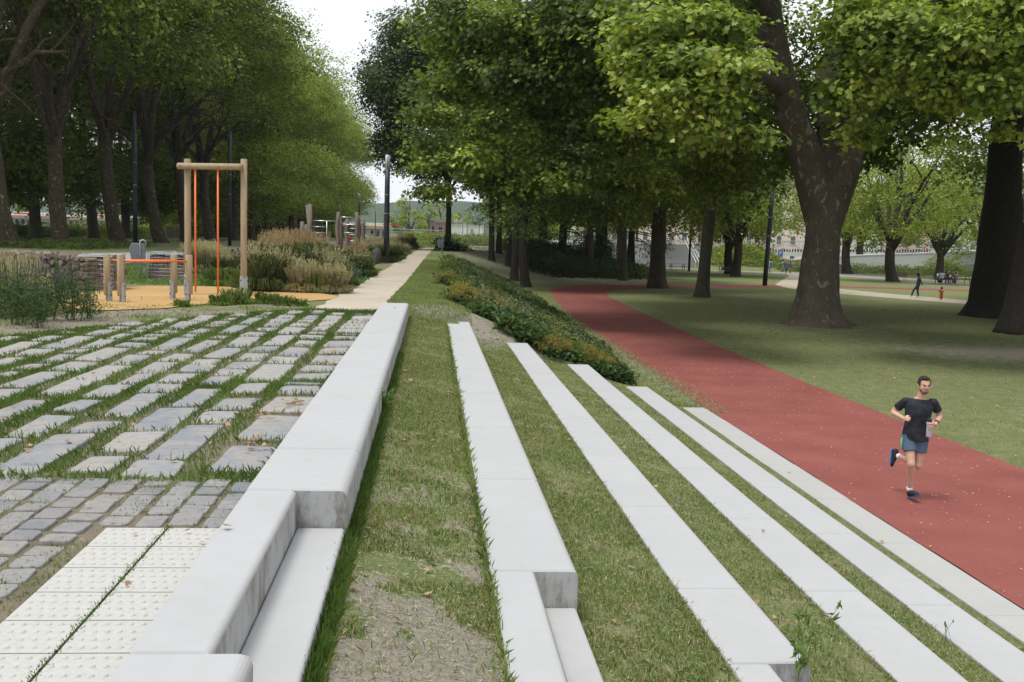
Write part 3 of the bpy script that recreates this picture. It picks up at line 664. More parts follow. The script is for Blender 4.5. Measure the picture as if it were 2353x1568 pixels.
lawn = [(17.0, 74.2, 0, 'thick straight plane trunk with root flare behind the curve of the red track', (1, 1, 1)), (17.47, 63.3, 1, 'knobbly slimmer dark trunk between the thick trunk and the leaning lamp post', (1, 1, 1)),
        (54, 126.3, 2, 'pale scarred trunk right behind the giant plane, in front of the white wall', (1.15, 1.15, 1.25)), (48.3, 101.5, 2, 'dark trunk with arching low branches beside the grey park bench', (1.1, 1.1, 1.15)),
        (16.7, 86.2, 1, 'forked slender tree at the far side of the red track, left of the thick plane', (.85, .85, .9)), (32.3, 104.4, 2, 'slightly bent slim trunk between the black lamp post and the knobbly trunk', (.95, .95, 1.2)),
        (62, 118, 2, 'low branching tree with a V fork behind the picnic group', (1.0, 1.0, .95)),
        (24, 104, 1, 'tree deep in the shade behind the thick plane trunk', (1, 1, 1)), (16, 100, 1, 'dark trunk left of the black park bench', (1, 1, 1.1)), (40, 88, 2, 'leafy tree filling the view behind the giant plane trunk', (0, 0, 0)),
        (27, 60, 0, 'x', (0, 0, 0)), (76, 134, 2, 'leafy tree in front of the arch of the white bridge', (1.1, 1.1, 1.2)), (90, 112, 2, 'leafy tree at the right edge behind the two dark trunks', (1.2, 1.2, 1.3)), (42, 140, 2, 'light green tree behind the ivy mound', (1, 1, 1.2)), (26, 136, 2, 'tree hanging its leaves over the concrete stairs', (.9, .9, 1.2)), (66, 150, 2, 'far tree above the white ramp wall', (1.2, 1.2, 1.5)),
        (34, 112, 2, 'small light green tree low behind the knobbly trunk and the picnic tables', (1, 1, 1)), (64, 100, 2, 'x right', (0, 0, 0)), (56, 150, 2, 'x', (0,0,0)), (38, 33, 0, 'plane tree just outside the photo on the right, its boughs over the lawn', (1, 1, 1)), (50, 47, 0, 'plane tree beyond the right edge, shading the dark lawn', (1, 1, 1)), (41, 60, 0, 'plane tree hidden behind the two dark trunks at the right edge', (1, 1, 1)), (58, 72, 0, 'plane tree far right behind the dark trunk pair', (1, 1, 1)), (27, 27, 1, 'slim tree just right of the photo, behind the runner', (1, 1, 1)), (20, 118, 1, 'farthest trunk in the shade left of the concrete stairs', (1.1, 1.1, 1)), (12.5, 112, 0, 'heavy dark trunk on the shaded mound behind the tight row', (.9, .9, .9))]
used = set()
for x, y, k, lb, sc in lawn:
    if sc[0] == 0: continue
    z = float(gz(x, y)) - .05
    if k not in used: o = LP[k]; o.location = (x, y, z); o.scale = sc; o['label'] = lb; used.add(k)
    else: o = dup(LP[k], (x, y, z), (x * 1.7) % 6.28, lb, sc)
# dark evergreens on the mound
def conifer(seed):
    rs = np.random.RandomState(seed); rr = random.Random(seed); root = thing('evergreen_tree', 'x', 'tree', (0, 0, 0), 0, 'dark evergreens on the shaded mound'); mb = MB()
    trunk_tube(mb, [(0, 0, -.2), (0, 0, 8), (0, .2, 17)], .5, .08, 1.3, 12, seed); blobs = []
    for k in range(34):
        z = rr.uniform(2.5, 17); q = (18.5 - z) / 16 * 5.2 * rr.uniform(.5, 1); a = rr.uniform(0, 6.28); e = np.array([math.cos(a) * q, math.sin(a) * q, z]); r = rr.uniform(1.2, 2.0); blobs.append((e, (r, r, r * .42)))
        mb.tube(curve((0, 0, z + .8), e, (0, 0, .3), 5), [.09, .07, .06, .05, .03], 5)
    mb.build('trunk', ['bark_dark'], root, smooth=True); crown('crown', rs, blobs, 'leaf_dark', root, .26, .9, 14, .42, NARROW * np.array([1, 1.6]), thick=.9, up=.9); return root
cf = conifer(401); cf.location = (13.5, 103, .9)
for i, (x, y, lb) in enumerate([(0, 0, 'dark evergreen with drooping layered boughs, nearest on the shaded mound'), (19.5, 113, 'dark evergreen behind the forked slender tree'), (9.5, 110, 'dark evergreen at the left end of the mound'), (24.5, 122, 'dark evergreen beside the black park bench')]):
    if i == 0: cf['label'] = lb
    else: dup(cf, (x, y, float(gz(x, y)) - .1), i * 2.1, lb, .85 + .08 * i)

# ---- the giant forked plane at the right
rs = np.random.RandomState(77); rg = random.Random(77)
giant = thing('giant_plane_tree', 'giant forked plane tree with flaking mottled trunk, standing closest on the right lawn', 'tree', (17.1, 43.0, -.05))
GL = np.array([17.1, 43.0, -.05])
def G(px, py, Y): return np.array(D(px, py, Y)) - GL
mb = MB(); gp = [(0, 0, 0), G(1878, 690, 43), G(1884, 600, 43), G(1893, 520, 43), G(1900, 470, 43), G(1903, 425, 43)]
_hh = [0, .15, .4, .8, 1.3, 2.0, 2.8, 3.6, 4.4, 5.2, 5.9, 6.6, 7.2]; _rad = []
def _at(z):
    for a, b in zip(gp[:-1], gp[1:]):
        if b[2] >= z: t = (z - a[2]) / (b[2] - a[2]); return np.array(a) * (1 - t) + np.array(b) * t
    return np.array(gp[-1])
gr = [1.75, 1.42, 1.18, 1.03, .93, .86, .82, .79, .78, .82, .9, .98, .85]
mb.tube([_at(z) for z in _hh], [(r, r * .9) for r in gr], 40, True, wob=lambda i, a: 1 + (.13 if i < 5 else .05) * math.exp(-_hh[i] / 1.2) * math.sin(a * 7 + 1) + .09 * math.exp(-_hh[i] / .9) * math.sin(a * 11) + .03 * math.sin(a * 3 + _hh[i]) + .02 * math.sin(5 * a + _hh[i] * 2.4) + .035 * math.sin(a * 2 + _hh[i] * 1.3))
def limb_px(pts, rads, n=16): mb.tube([G(*p) for p in pts], rads, n, True, wob=lambda i, a: 1 + .04 * math.sin(a * 3 + i))
limb_px([(1889, 560, 43), (1884, 470, 43.1), (1862, 395, 43), (1842, 330, 42.6), (1822, 260, 42.4), (1803, 190, 42), (1790, 120, 41.8), (1776, 50, 41.5), (1762, -40, 41)], [.50, .82, .76, .66, .58, .50, .46, .42, .36], 22)
limb_px([(1898, 560, 43.1), (1910, 475, 43.2), (1935, 400, 43.3), (1955, 330, 43.5), (1980, 260, 43.8), (2015, 190, 44), (2055, 120, 44.5), (2110, 50, 45), (2160, -30, 45)], [.45, .74, .72, .64, .58, .5, .44, .38, .3], 20)
limb_px([(1905, 430, 43.6), (1912, 350, 44), (1905, 270, 45), (1900, 180, 46), (1920, 90, 47), (1935, -10, 48)], [.8, .66, .52, .45, .38, .3], 16)
limb_px([(1838, 315, 42.6), (1806, 290, 42.3), (1788, 268, 42.1)], [.36, .24, .17], 10)                     # stub of a lost limb
limb_px([(1800, 205, 42), (1730, 170, 40), (1640, 165, 38), (1560, 190, 36), (1500, 175, 34)], [.3, .24, .2, .13, .07], 10)
limb_px([(1790, 110, 42), (1700, 60, 41), (1560, 30, 41), (1420, 60, 42), (1330, 110, 43), (1250, 200, 44)], [.3, .26, .22, .17, .13, .06], 10)
limb_px([(1420, 60, 42), (1300, 75, 42), (1180, 110, 42), (1110, 95, 42)], [.15, .12, .1, .05], 8)
limb_px([(1990, 235, 44), (2090, 190, 42), (2190, 190, 40), (2280, 210, 38)], [.3, .22, .15, .08], 10)
limb_px([(1776, 50, 41.5), (1700, -60, 36), (1620, -80, 32)], [.3, .2, .1], 10)
fuse(mb, 'trunk', 'bark_giant', giant, .06, 3)
# foliage near enough to show the leaf shape: lobed leaves in hanging sprays
def gb(px, py, Y, r, rz=None): return (G(px, py, Y), (r * 1.1, r * 1.1, rz or r * .48))
near = [gb(1560, 60, 30, 1.7), gb(1650, 50, 29, 1.0), (G(1560, 140, 29.5), (1.5, 1.5, .9)), (G(1640, 150, 28.5), (1.5, 1.5, .8)), (G(1500, 90, 31), (1.7, 1.7, 1.1)), (G(1590, 215, 28.5), (1.1, 1.1, .8)), (G(1640, 250, 28.3), (.75, .75, .8)), (G(1620, 300, 28.2), (.45, .45, .5)), (G(1530, 200, 29.4), (1.0, 1.0, .7)), (G(1680, 130, 28.8), (.7, .7, .5)),
        (G(1980, 30, 29), (1.4, 1.4, 1.0)), (G(2080, 60, 28), (1.6, 1.6, 1.1)), (G(2180, 100, 27.5), (1.5, 1.5, .9)), (G(2280, 90, 27), (1.5, 1.5, .9)), (G(2090, 150, 28), (1.2, 1.2, .8)), (G(2020, 110, 28.5), (1.1, 1.1, .7)), (G(1960, 190, 29), (.9, .9, .8)), (G(1940, 240, 29.2), (.5, .5, .6)), (G(2240, 190, 27.5), (1.3, 1.3, .7)), (G(2330, 200, 27), (1.3, 1.3, .8)), (G(2140, 200, 28), (.9, .9, .5)), (G(2330, 10, 27), (1.6, 1.6, 1.0))]
for k in range(34):
    px = rg.choice([rg.uniform(1420, 1740), rg.uniform(1940, 2353)]); near.append((G(px, rg.uniform(120, 330), rg.uniform(28, 31)), (rg.uniform(.25, .55),) * 2 + (rg.uniform(.2, .5),)))
near = [(c, (r[0] * 1.12, r[1] * 1.12, r[2] * .75)) for c, r in near]
rs = np.random.RandomState(5); crown('crown', rs, near, 'leaf_plane_bright', giant, .19, 6.6, 13, .27, LOBED, thick=1.0, up=.7)
mid = [gb(1300, 40, 38, 2.6), gb(1180, 60, 40, 2.4), gb(1080, 50, 42, 2.2), gb(1050, 100, 43, 1.3), gb(1120, 160, 41, 2.0), gb(1230, 160, 39, 2.2), gb(1060, 190, 43, 1.7), gb(1340, 170, 38, 2.0), gb(1420, 90, 36, 2.2), gb(1280, 270, 40, 1.7), gb(1170, 250, 42, 1.6), gb(1380, 270, 38, 1.5), gb(1440, 190, 37, 1.7), gb(1470, 280, 38, 1.2), gb(1110, 300, 43, 1.2), gb(1220, 340, 42, 1.1), gb(1150, 350, 43, .9), gb(1520, 330, 38, 1.1), gb(1040, 10, 42, 1.4), gb(1400, 20, 36, 2.2), gb(1500, 20, 34, 2.2)]
for k in range(60): mid.append(gb(rg.uniform(960, 1540), rg.uniform(180, 440), rg.uniform(37, 47), rg.uniform(.35, .95)))
p1, n1 = sprays(rs, mid, 6.5, 13, .34, thick=1.0); kk = vnoise(p1[:, 0] * 1.0 + p1[:, 2] * .7, p1[:, 1] - p1[:, 2] * .9, .55, 12) > .47; np_mesh('crown', leaf_verts(rs, p1[kk], n1[kk], .175, LOBED), len(LOBED), 'leaf_plane_bright', giant); np_mesh('crown', leaf_verts(rs, p1[~kk], n1[~kk], .175, LOBED), len(LOBED), 'leaf_maple', giant)  # darker leaf_maple on patches of leaves paints the crown's inner shade
# upper and rear crown: shades the lawn below
hi = []
for k in range(64):
    a = rg.uniform(0, 6.28); z = rg.uniform(11, 27); t = (z - 17) / 12; q = 15 * math.sqrt(max(.1, 1 - t * t)) * math.sqrt(rg.uniform(.1, 1)); r = rg.uniform(2.4, 3.8); hi.append(((math.cos(a) * q, math.sin(a) * q, z), (r, r, r * .6)))
for px, py, Y, r in [(1950, 330, 50, 2.2), (1750, 330, 48, 2.6), (1700, 250, 47, 2.6), (1600, 330, 49, 2.4), (1850, 200, 50, 3), (1650, 400, 50, 1.6), (1760, 380, 52, 1.8), (2050, 250, 50, 2.6), (1480, 380, 50, 1.6)]: hi.append(gb(px, py, Y, r))
crown('crown', rs, hi, 'leaf_plane', giant, .36, .9, 16, .55, OVAL, thick=.6)

# ---- two dark trunks at the right edge
def edge_tree(px, py, seed, path, rads, lb, bark, tilt, fl=1.5):
    x, y = P(px, py); o = thing('old_tree', lb, 'tree', (x, y, -.05)); mb = MB(); B = np.array([x, y, -.05])
    pts = [np.array(D(a, b, y)) - B for a, b in path]; pts[0] = np.array([0, 0, 0.])
    fine = []; rad = []
    for i in range(len(pts) - 1):
        for k in range(5): t = k / 5; fine.append(pts[i] * (1 - t) + pts[i + 1] * t); rad.append(rads[i] * (1 - t) + rads[i + 1] * t)
    fine.append(pts[-1]); rad.append(rads[-1])
    mb.tube(fine, rad, 26, True, wob=lambda i, a: 1 + .14 * math.exp(-i / 3.5) * math.sin(a * 6 + seed) + .05 * math.sin(a * 3 + i * .4 + seed) + .035 * math.sin(a * 2 - i * .7))
    r_ = np.random.RandomState(seed); q = random.Random(seed); tp_ = fine[-1]
    fk = [(tp_ - np.array([0, 0, q.uniform(0, 4)]), tp_ + np.array([math.cos(k * 1.25) * 6, math.sin(k * 1.25) * 6, q.uniform(1, 7)]), (0, 0, .8), rads[-1] * .5, .07) for k in range(5)]
    limbs(mb, r_, fk, 1, 8, 3); mb.build('trunk', [bark], o, smooth=True)
    bl = []
    for k in range(22): a = q.uniform(0, 6.28); d_ = q.uniform(2, 10); bl.append((tp_ + np.array([math.cos(a) * d_, math.sin(a) * d_, q.uniform(-3.5, 8)]), (2.9, 2.9, 1.9)))
    crown('crown', r_, bl, 'leaf_maple', o, .32, .9, 16, .5, OVAL, thick=.6); return o
edge_tree(2285, 728, 3, [(2275, 735), (2285, 690), (2292, 600), (2300, 500), (2308, 380), (2320, 250), (2330, 120)], [2.0, 1.22, 1.1, 1.0, .85, .75, .6], 'massive black-barked tree with swollen trunk, left one of the pair at the right edge', 'bark_dark', 0)
edge_tree(2340, 766, 9, [(2340, 766), (2345, 700), (2362, 600), (2392, 480), (2420, 330), (2440, 150)], [1.05, .62, .56, .5, .45, .4], 'grey-barked tree leaning right at the very right edge of the photo', 'bark_maple', 0)
# ---------------------------------------------------------------- grass blades, weeds and litter
def blades(name, n_pts, xy, h, w, mat, lean=.45, kind='stuff', curl=True, zoff=0.0, hv=.5, seed=1, zz=None):
    """bent blades: one 5-point face each, rooted on the ground"""
    rs = np.random.RandomState(seed); x, y = xy; n = len(x); z = (gz(x, y) if zz is None else zz) + zoff
    a = rs.uniform(0, 2 * PI, n); L = h * rs.uniform(1 - hv, 1 + hv * .6, n); l = np.abs(rs.normal(size=n)) * lean; l = np.minimum(l, 1.6)
    dx, dy = np.cos(a), np.sin(a); up = np.cos(l); ou = np.sin(l); wx, wy = -dy * w / 2 * rs.uniform(.7, 1.2, n), dx * w / 2
    base = np.stack([x, y, z], -1); side = np.stack([wx, wy, np.zeros(n)], -1)
    mid = base + np.stack([dx * ou * L * .35, dy * ou * L * .35, up * L * .6], -1); tip = base + np.stack([dx * ou * L, dy * ou * L, up * L * .95], -1)
    v = np.stack([base - side, base + side, mid + side * .8, tip, mid - side * .8], 1).reshape(-1, 3)
    o = np_mesh(name, v, 5, mat)
    if kind: setting(o, kind)
    return o
def scatter(rs, n, x0, x1, y0, y1, f=None):
    x = rs.uniform(x0, x1, n); y = rs.uniform(y0, y1, n)
    if f is not None: k = rs.uniform(0, 1, n) < f(x, y); x, y = x[k], y[k]
    return x, y
rs = np.random.RandomState(21)
GX, GY = [], []
def near_pts(n, x0, x1, y0, y1, p=1.6, f=None):
    u = rs.uniform(0, 1, n) ** p; y = y0 + (y1 - y0) * u; x = rs.uniform(x0, x1, n)
    k = np.ones(n, bool)
    if f is not None: k = rs.uniform(0, 1, n) < f(x, y)
    return x[k], y[k]
def patchy(x, y):
    s = soilf(x, y) + (vnoise(x, y, 3.1, 1) - .5) * .7 + (vnoise(x, y, 9, 2) - .5) * .5; return np.clip((.52 - s) * 5, np.where(y > 5.4, .28, .05), 1)
L_ = [near_pts(100000, -.44, .355, 2.6, 21.3, 1.7, patchy), near_pts(64000, .855, 1.635, 3.6, 21.2, 1.6, patchy), near_pts(42000, 2.105, 2.925, 4.0, 21.2, 1.5, patchy), near_pts(34000, 3.405, 4.175, 5.0, 21.2, 1.4, patchy), near_pts(22000, 4.655, 5.38, 6.0, 21.1, 1.3, lambda x, y: patchy(x, y) * np.where(x < 5.2, 1, .4)),
      near_pts(9000, -.435, -.36, 2.6, 21.0, 1.5), near_pts(3500, .30, .37, 2.8, 21.0, 1.5), near_pts(3000, 1.58, 1.65, 4, 21.0, 1.5), near_pts(3000, 2.87, 2.94, 4, 21, 1.5), near_pts(3500, 2.1, 2.16, 4, 21, 1.5)]
gx_ = np.concatenate([q[0] for q in L_]); gy_ = np.concatenate([q[1] for q in L_]); m = np.random.RandomState(2).uniform(0, 1, len(gx_))
blades('terrace_grass', 0, (gx_[m < .62], gy_[m < .62]), .027, .0062, 'grass_blade', .95, seed=3)
blades('terrace_grass', 0, (gx_[(m >= .60) & (m < .80)], gy_[(m >= .60) & (m < .80)]), .032, .006, 'grass_green', .85, seed=4)
blades('dry_grass', 0, (gx_[m >= .80], gy_[m >= .80]), .055, .0042, 'straw', 1.3, seed=5)
x, y = near_pts(7000, -.44, -.37, 2.6, 14, 1.3); blades('grass_fringe', 0, (x, y), .09, .0045, 'grass_green', .4, seed=6)
x, y = near_pts(1500, .33, .37, 2.8, 20, 1.3); blades('grass_fringe', 0, (x, y), .08, .005, 'grass_blade', .5, seed=7)
x, y = near_pts(26000, -.43, 5.36, 2.8, 21, 1.5, lambda x, y: ((x < .34) | ((x > .87) & (x < 1.63)) | ((x > 2.12) & (x < 2.92)) | ((x > 3.42) & (x < 4.16)) | (x > 4.67)) * 1.0)
rb_ = np.random.RandomState(12); setting(np_mesh('dry_clippings', leaf_verts(rb_, np.stack([x, y, gz(x, y) + rb_.uniform(.006, .03, len(x))], -1), np.stack([rb_.normal(size=len(x)) * .3, rb_.normal(size=len(x)) * .3, np.ones(len(x))], -1), .042, NARROW * np.array([1, .45])), 4, 'straw'), 'stuff')
# grass in the paving joints
def in_joint(x, y):
    return np.where((y > 5.9) & (y < np.interp(x, [-8, -6.2, -5.4, -4.2, -3.1, -2.1], [11.5, 12.3, 13.2, 16.0, 17.9, 18.8]) + .5), 1, 0) * np.clip(1.25 - 1.3 * vnoise(x, y, 1.1, 6), .25, 1)
x, y = scatter(rs, 330000, -8, -.98, 5.9, 19.3, in_joint)
# keep only what grows between the stones
PAV = bpy.data.objects['stone_paving']; nvp = len(PAV.data.vertices); co = np.empty(nvp * 3); PAV.data.vertices.foreach_get('co', co); co = co.reshape(-1, 3)
NS = 24 * 4 + 1; st = co.reshape(-1, NS, 3)
cell = .02; gx0, gy0 = -8.6, 5.5; occ = np.zeros((400, 720), bool)
for s_ in st:
    a, b = s_[:, :2].min(0), s_[:, :2].max(0); i0, j0 = int((a[0] + .012 - gx0) / cell), int((a[1] + .012 - gy0) / cell); i1, j1 = int((b[0] - .012 - gx0) / cell), int((b[1] - .012 - gy0) / cell); occ[max(0, i0):i1 + 1, max(0, j0):j1 + 1] = True
ix = np.clip(((x - gx0) / cell).astype(int), 0, 399); iy = np.clip(((y - gy0) / cell).astype(int), 0, 719); k = ~occ[ix, iy]; x, y = x[k], y[k]
m = rs.uniform(0, 1, len(x)); zz = np.full(len(x), 1.995)
blades('joint_grass', 0, (x[m < .8], y[m < .8]), .066, .0065, 'grass_green', .55, seed=8, zz=zz[m < .8]); blades('joint_grass', 0, (x[m >= .8], y[m >= .8]), .055, .006, 'grass_blade', .7, seed=9, zz=zz[m >= .8])
x, y = scatter(rs, 30000, -3.6, -1.0, 3.0, 6.3, lambda x, y: np.where((x < -1.6) | (y > 4.93) | (np.abs(x + 1.265) < .012) | (np.abs(x + 1.59) < .03), np.clip(vnoise(x, y, 2, 9) * 1.6 - .2, .02, 1), 0) * 1.0)
blades('joint_grass', 0, (x, y), .026, .005, 'grass_blade', .8, seed=10, zz=np.full(len(x), 1.994))
x, y = scatter(rs, 2600, -1.278, -1.252, 2.4, 4.95); blades('joint_grass', 0, (x, y), .036, .005, 'grass_green', .7, seed=11, zz=np.full(len(x), 1.998))
x, y = scatter(rs, 2600, -.985, -.965, 3, 19); blades('joint_grass', 0, (x, y), .03, .004, 'grass_green', .7, seed=12, zz=np.full(len(x), 2.02))
# lawns: strip beside the sandy path, far bank edge, meadow by the playground, lower lawn
def off_path(x, y): return np.where((x > np.interp(y, [19, 24, 31, 55], [-.97, -.93, -.78, -.5]) + .02) & (x < .9), 1, 0) * 1.0
x, y = near_pts(60000, -1.0, .9, 20.6, 60, 1.6, off_path); m = rs.uniform(0, 1, len(x)); blades('lawn_grass', 0, (x[m < .8], y[m < .8]), .05, .011, 'grass_blade', .6, seed=13); blades('dry_grass', 0, (x[m >= .8], y[m >= .8]), .06, .008, 'straw', 1.0, seed=14)
TLx = lambda y: np.interp(y, [q[1] for q in TRACK_L[:8]], [q[0] for q in TRACK_L[:8]]); TRx = lambda y: np.interp(y, [q[1] for q in TRACK_R[:7]], [q[0] for q in TRACK_R[:7]])
x, y = near_pts(130000, 9.6, 30, 11, 60, 1.5, lambda x, y: np.where(x > TRx(y) + .02, np.clip(patchy(x, y) + .1, 0, 1), 0)); m = rs.uniform(0, 1, len(x))
blades('lawn_grass', 0, (x[m < .55], y[m < .55]), .032, .014, 'grass_blade', 1.0, seed=15); blades('dry_grass', 0, (x[m >= .55], y[m >= .55]), .05, .010, 'straw', 1.3, seed=16)
x, y = near_pts(36000, 3.5, 8, 20.8, 66, 1.5, lambda x, y: np.where((x < TLx(y) - .02) & (x > 4.4), 1, 0)); m = rs.uniform(0, 1, len(x))
blades('lawn_grass', 0, (x[m < .6], y[m < .6]), .06, .012, 'grass_blade', .7, seed=17); blades('dry_grass', 0, (x[m >= .6], y[m >= .6]), .07, .010, 'straw', 1.1, seed=18)
x, y = near_pts(26000, -9.5, -2.2, 12, 20, 1.0, lambda x, y: np.where(y > np.interp(x, [-8, -6.2, -5.4, -4.2, -3.1, -2.1], [11.5, 12.3, 13.2, 16.0, 17.9, 18.8]) - .1, np.clip(1.2 - 1.6 * soilf(x, y), .05, 1) * (vnoise(x, y, 1.4, 5) > .35), 0)); blades('lawn_grass', 0, (x, y), .06, .009, 'grass_blade', .6, seed=19, zz=np.full(len(x), 1.99))
x, y = near_pts(60000, -12, -2, 24, 42, 1.2, lambda x, y: np.where((y > 26.4) | (x < -7.7), .9, 0)); blades('lawn_grass', 0, (x, y), .06, .016, 'grass_green', .6, seed=20, zz=np.full(len(x), 1.985))
# litter of dry leaves, twigs, pebbles and wood chips (far too many to count)
def litter(name, x, y, z, size, mat, seed, shape=None, tilt=.35):
    r = np.random.RandomState(seed); n = len(x); p = np.stack([x, y, z + .004 + r.uniform(0, .012, n)], -1); nn = np.stack([r.normal(size=n) * tilt, r.normal(size=n) * tilt, np.ones(n)], -1)
    sh = LOBED if shape is None else shape; o = np_mesh(name, leaf_verts(r, p, nn, size, sh), len(sh), mat); return setting(o, 'stuff')
x, y = near_pts(7000, 5.84, 6.30, 20, 62, 1.2); blades('dry_grass', 0, (x, y), .07, .012, 'straw', 1.2, seed=30)
x, y = scatter(rs, 1500, -1.2, 6, 3, 22, lambda x, y: np.where((x > -.42) & (x < .34) | (x > .87) & (x < 1.63) | (x > 2.12) & (x < 2.92) | (x > 3.42) & (x < 4.16) | (x > 4.67) & (x < 5.37), .35, .012))
litter('fallen_leaves', x, y, np.maximum(gz(x, y), np.select([(x > a) & (x < b) & (y < 20) for a, b, c in ROWS], [c + .002 for a, b, c in ROWS], -9)) + .01, .05, 'dry_leaf', 31)
x, y = scatter(rs, 900, 9.8, 34, 12, 50, lambda x, y: x > TRx(y)); litter('fallen_leaves', x, y, gz(x, y) + .02, .075, 'dry_leaf', 32)
x, y = scatter(rs, 2600, 5.9, 9.6, 8, 60); litter('fallen_leaves', x, y, np.full(len(x), .008), .035, 'straw', 33, TRI)
x, y = scatter(rs, 500, -8, -1, 4, 19); litter('fallen_leaves', x, y, np.full(len(x), 2.03), .04, 'dry_leaf', 34)
for cx_, cy__, n_ in ((-1.15, 8.6, 26), (-1.2, 6.9, 16), (-1.28, 8.0, 8), (-1.2, 12.2, 10)):
    x = cx_ + rs.normal(size=n_) * .06; y = cy__ + rs.normal(size=n_) * .12; litter('fallen_leaves', x, y, np.full(n_, 2.032), .045, 'dry_leaf', 35 + n_)
x, y = scatter(rs, 5200, -9, -2.1, 12.2, 22, lambda x, y: np.clip(soilf(x, y) * 1.6 - .4, 0, 1)); litter('wood_chips', x, y, np.full(len(x), 1.995), .06, 'log_wood', 40, NARROW, .5)
def pebbles(name, x, y, z, s0, s1, seed, mat):
    r = random.Random(seed); mb = MB()
    for a, b, c in zip(x, y, z): s = r.uniform(s0, s1) * (1 if r.random() < .9 else 2); mb.ell((a, b, c + s * .15), (s, s * r.uniform(.6, 1), s * .45), 6, 4, Matrix.Rotation(r.uniform(0, 3), 3, 'Z'))
    return setting(mb.build(name, mat, smooth=True, recalc=False), 'stuff')
x, y = scatter(rs, 1500, -.4, .34, 2.7, 8, lambda x, y: np.clip(soilf(x, y) * 1.7 - .35, .03, 1)); pebbles('pebbles', x, y, gz(x, y), .003, .008, 4, 'cobble_stone')
# seed-head stems growing between the blocks
def wisp(x, y, z, n, h, lb, mat='grass_green', leafy=False, seed=0):
    r = np.random.RandomState(seed); o = thing('weed', lb, 'weed', (x, y, z)); V_ = []; mb = MB()
    for k in range(n):
        a = r.uniform(0, 6.28); l = r.uniform(.1, .45); H = h * r.uniform(.6, 1.1); e = np.array([math.cos(a) * l * H, math.sin(a) * l * H, H]); c_ = curve((r.uniform(-.05, .05), r.uniform(-.05, .05), 0), e, (0, 0, .1 * H), 6); mb.tube(c_, .0016, 4)
        if leafy:
            for q in range(14): i = r.randint(1, 6); V_.append(np.concatenate([c_[i], [0]])[:3])
        else: mb.ell(tuple(e), (.006, .006, .014), 6, 4)
    mb.build('stem', mat, o)
    if leafy: p = np.array(V_); p = p + r.normal(size=p.shape) * .012; np_mesh('foliage', leaf_verts(r, p, r.normal(size=p.shape), .075, NARROW), 4, mat, o)
    return o
wisp(2.02, 4.98, 1.18, 5, .42, 'wispy leafy weed growing against the end of the third concrete row', leafy=True, seed=3)
wisp(2.86, 4.6, .82, 9, .28, 'thin stems with brown seed heads beside the fourth concrete row, near the bottom', seed=4)
wisp(4.12, 7.3, .40, 5, .22, 'small stems with seed heads at the left edge of the fifth concrete row', seed=5)
wisp(-.38, 9.3, 1.82, 6, .2, 'small plant with green leaves at the foot of the topmost concrete row', leafy=True, seed=6)

# ---------------------------------------------------------------- planting
def tuft(seed, n, h, r0, spread, w, mat, tip=None, ntip=0, tiph=.25, name='grass_clump'):
    rs = np.random.RandomState(seed); root = thing(name, 'x', 'ornamental grass')
    a = rs.uniform(0, 6.28, n); q = np.sqrt(rs.uniform(0, 1, n)) * r0; bx, by = np.cos(a) * q, np.sin(a) * q; H = h * rs.uniform(.3, 1.08, n); ou = spread * H * (q / r0 * .35 + rs.uniform(0, .75, n))
    da = a + rs.normal(size=n) * 1.1; dx, dy = np.cos(da), np.sin(da); base = np.stack([bx, by, np.zeros(n)], -1); side = np.stack([-dy * w / 2, dx * w / 2, np.zeros(n)], -1)
    m1 = base + np.stack([dx * ou * .18, dy * ou * .18, H * .52], -1); m2 = base + np.stack([dx * ou * .55, dy * ou * .55, H * .92], -1); tp_ = base + np.stack([dx * ou * 1.15, dy * ou * 1.15, H * .84], -1)
    k = rs.uniform(0, 1, n) < .38; rk_ = h * rs.uniform(.35, .85, n); hk = h * rs.uniform(.12, .45, n)
    for arr, fr_, fz in ((m1, .3, .8), (m2, .75, .9), (tp_, 1.1, .25)): arr[k] = (base + np.stack([dx * rk_ * fr_, dy * rk_ * fr_, hk * fz], -1))[k]
    v = np.stack([base - side, base + side, m1 + side, m2 + side * .7, tp_, m2 - side * .7, m1 - side], 1).reshape(-1, 3); np_mesh('leaves', v, 7, mat, root)
    if ntip:
        k = rs.randint(0, n, ntip); sp = base[k] + np.stack([dx[k] * ou[k] * .5, dy[k] * ou[k] * .5, h * rs.uniform(.85, 1.25, ntip)], -1); m = 7
        s3 = np.stack([rs.normal(size=ntip) * .006, rs.normal(size=ntip) * .006, np.zeros(ntip)], -1) + side[k] * .25
        st_ = np.stack([base[k] - s3 * .4, base[k] + s3 * .4, sp + s3 * .3, sp - s3 * .3], 1).reshape(-1, 3); np_mesh('stalks', st_, 4, tip, root)
        pp = sp[:, None, :] + np.stack([rs.normal(size=(ntip, m)) * .018, rs.normal(size=(ntip, m)) * .018, rs.uniform(-tiph, .06, (ntip, m))], -1); nn = rs.normal(size=(ntip * m, 3)) * np.array([1, 1, .15])
        rs2 = rs; q = leaf_verts(rs2, pp.reshape(-1, 3), nn, .001, NARROW).reshape(-1, 4, 3); c = pp.reshape(-1, 1, 3); hgt = .075; wd = .014
        dirx = unit(np.stack([nn[:, 1], -nn[:, 0], np.zeros(len(nn))], -1)); up = unit(np.array([0, 0, 1.]) + rs.normal(size=(len(nn), 3)) * .2)
        v = np.stack([c[:, 0] - up * hgt / 2, c[:, 0] + dirx * wd / 2, c[:, 0] + up * hgt / 2, c[:, 0] - dirx * wd / 2], 1).reshape(-1, 3); np_mesh('seed_heads', v, 4, tip, root)
    return root
T_TALL = tuft(501, 1500, .98, .30, .55, .011, 'reed_green', 'reed_tan', 320, .35)
T_TAN = tuft(502, 1700, .70, .30, .85, .009, 'straw', 'straw', 220, .25)
T_GREEN = tuft(503, 800, .5, .50, .7, .012, 'grass_blade')
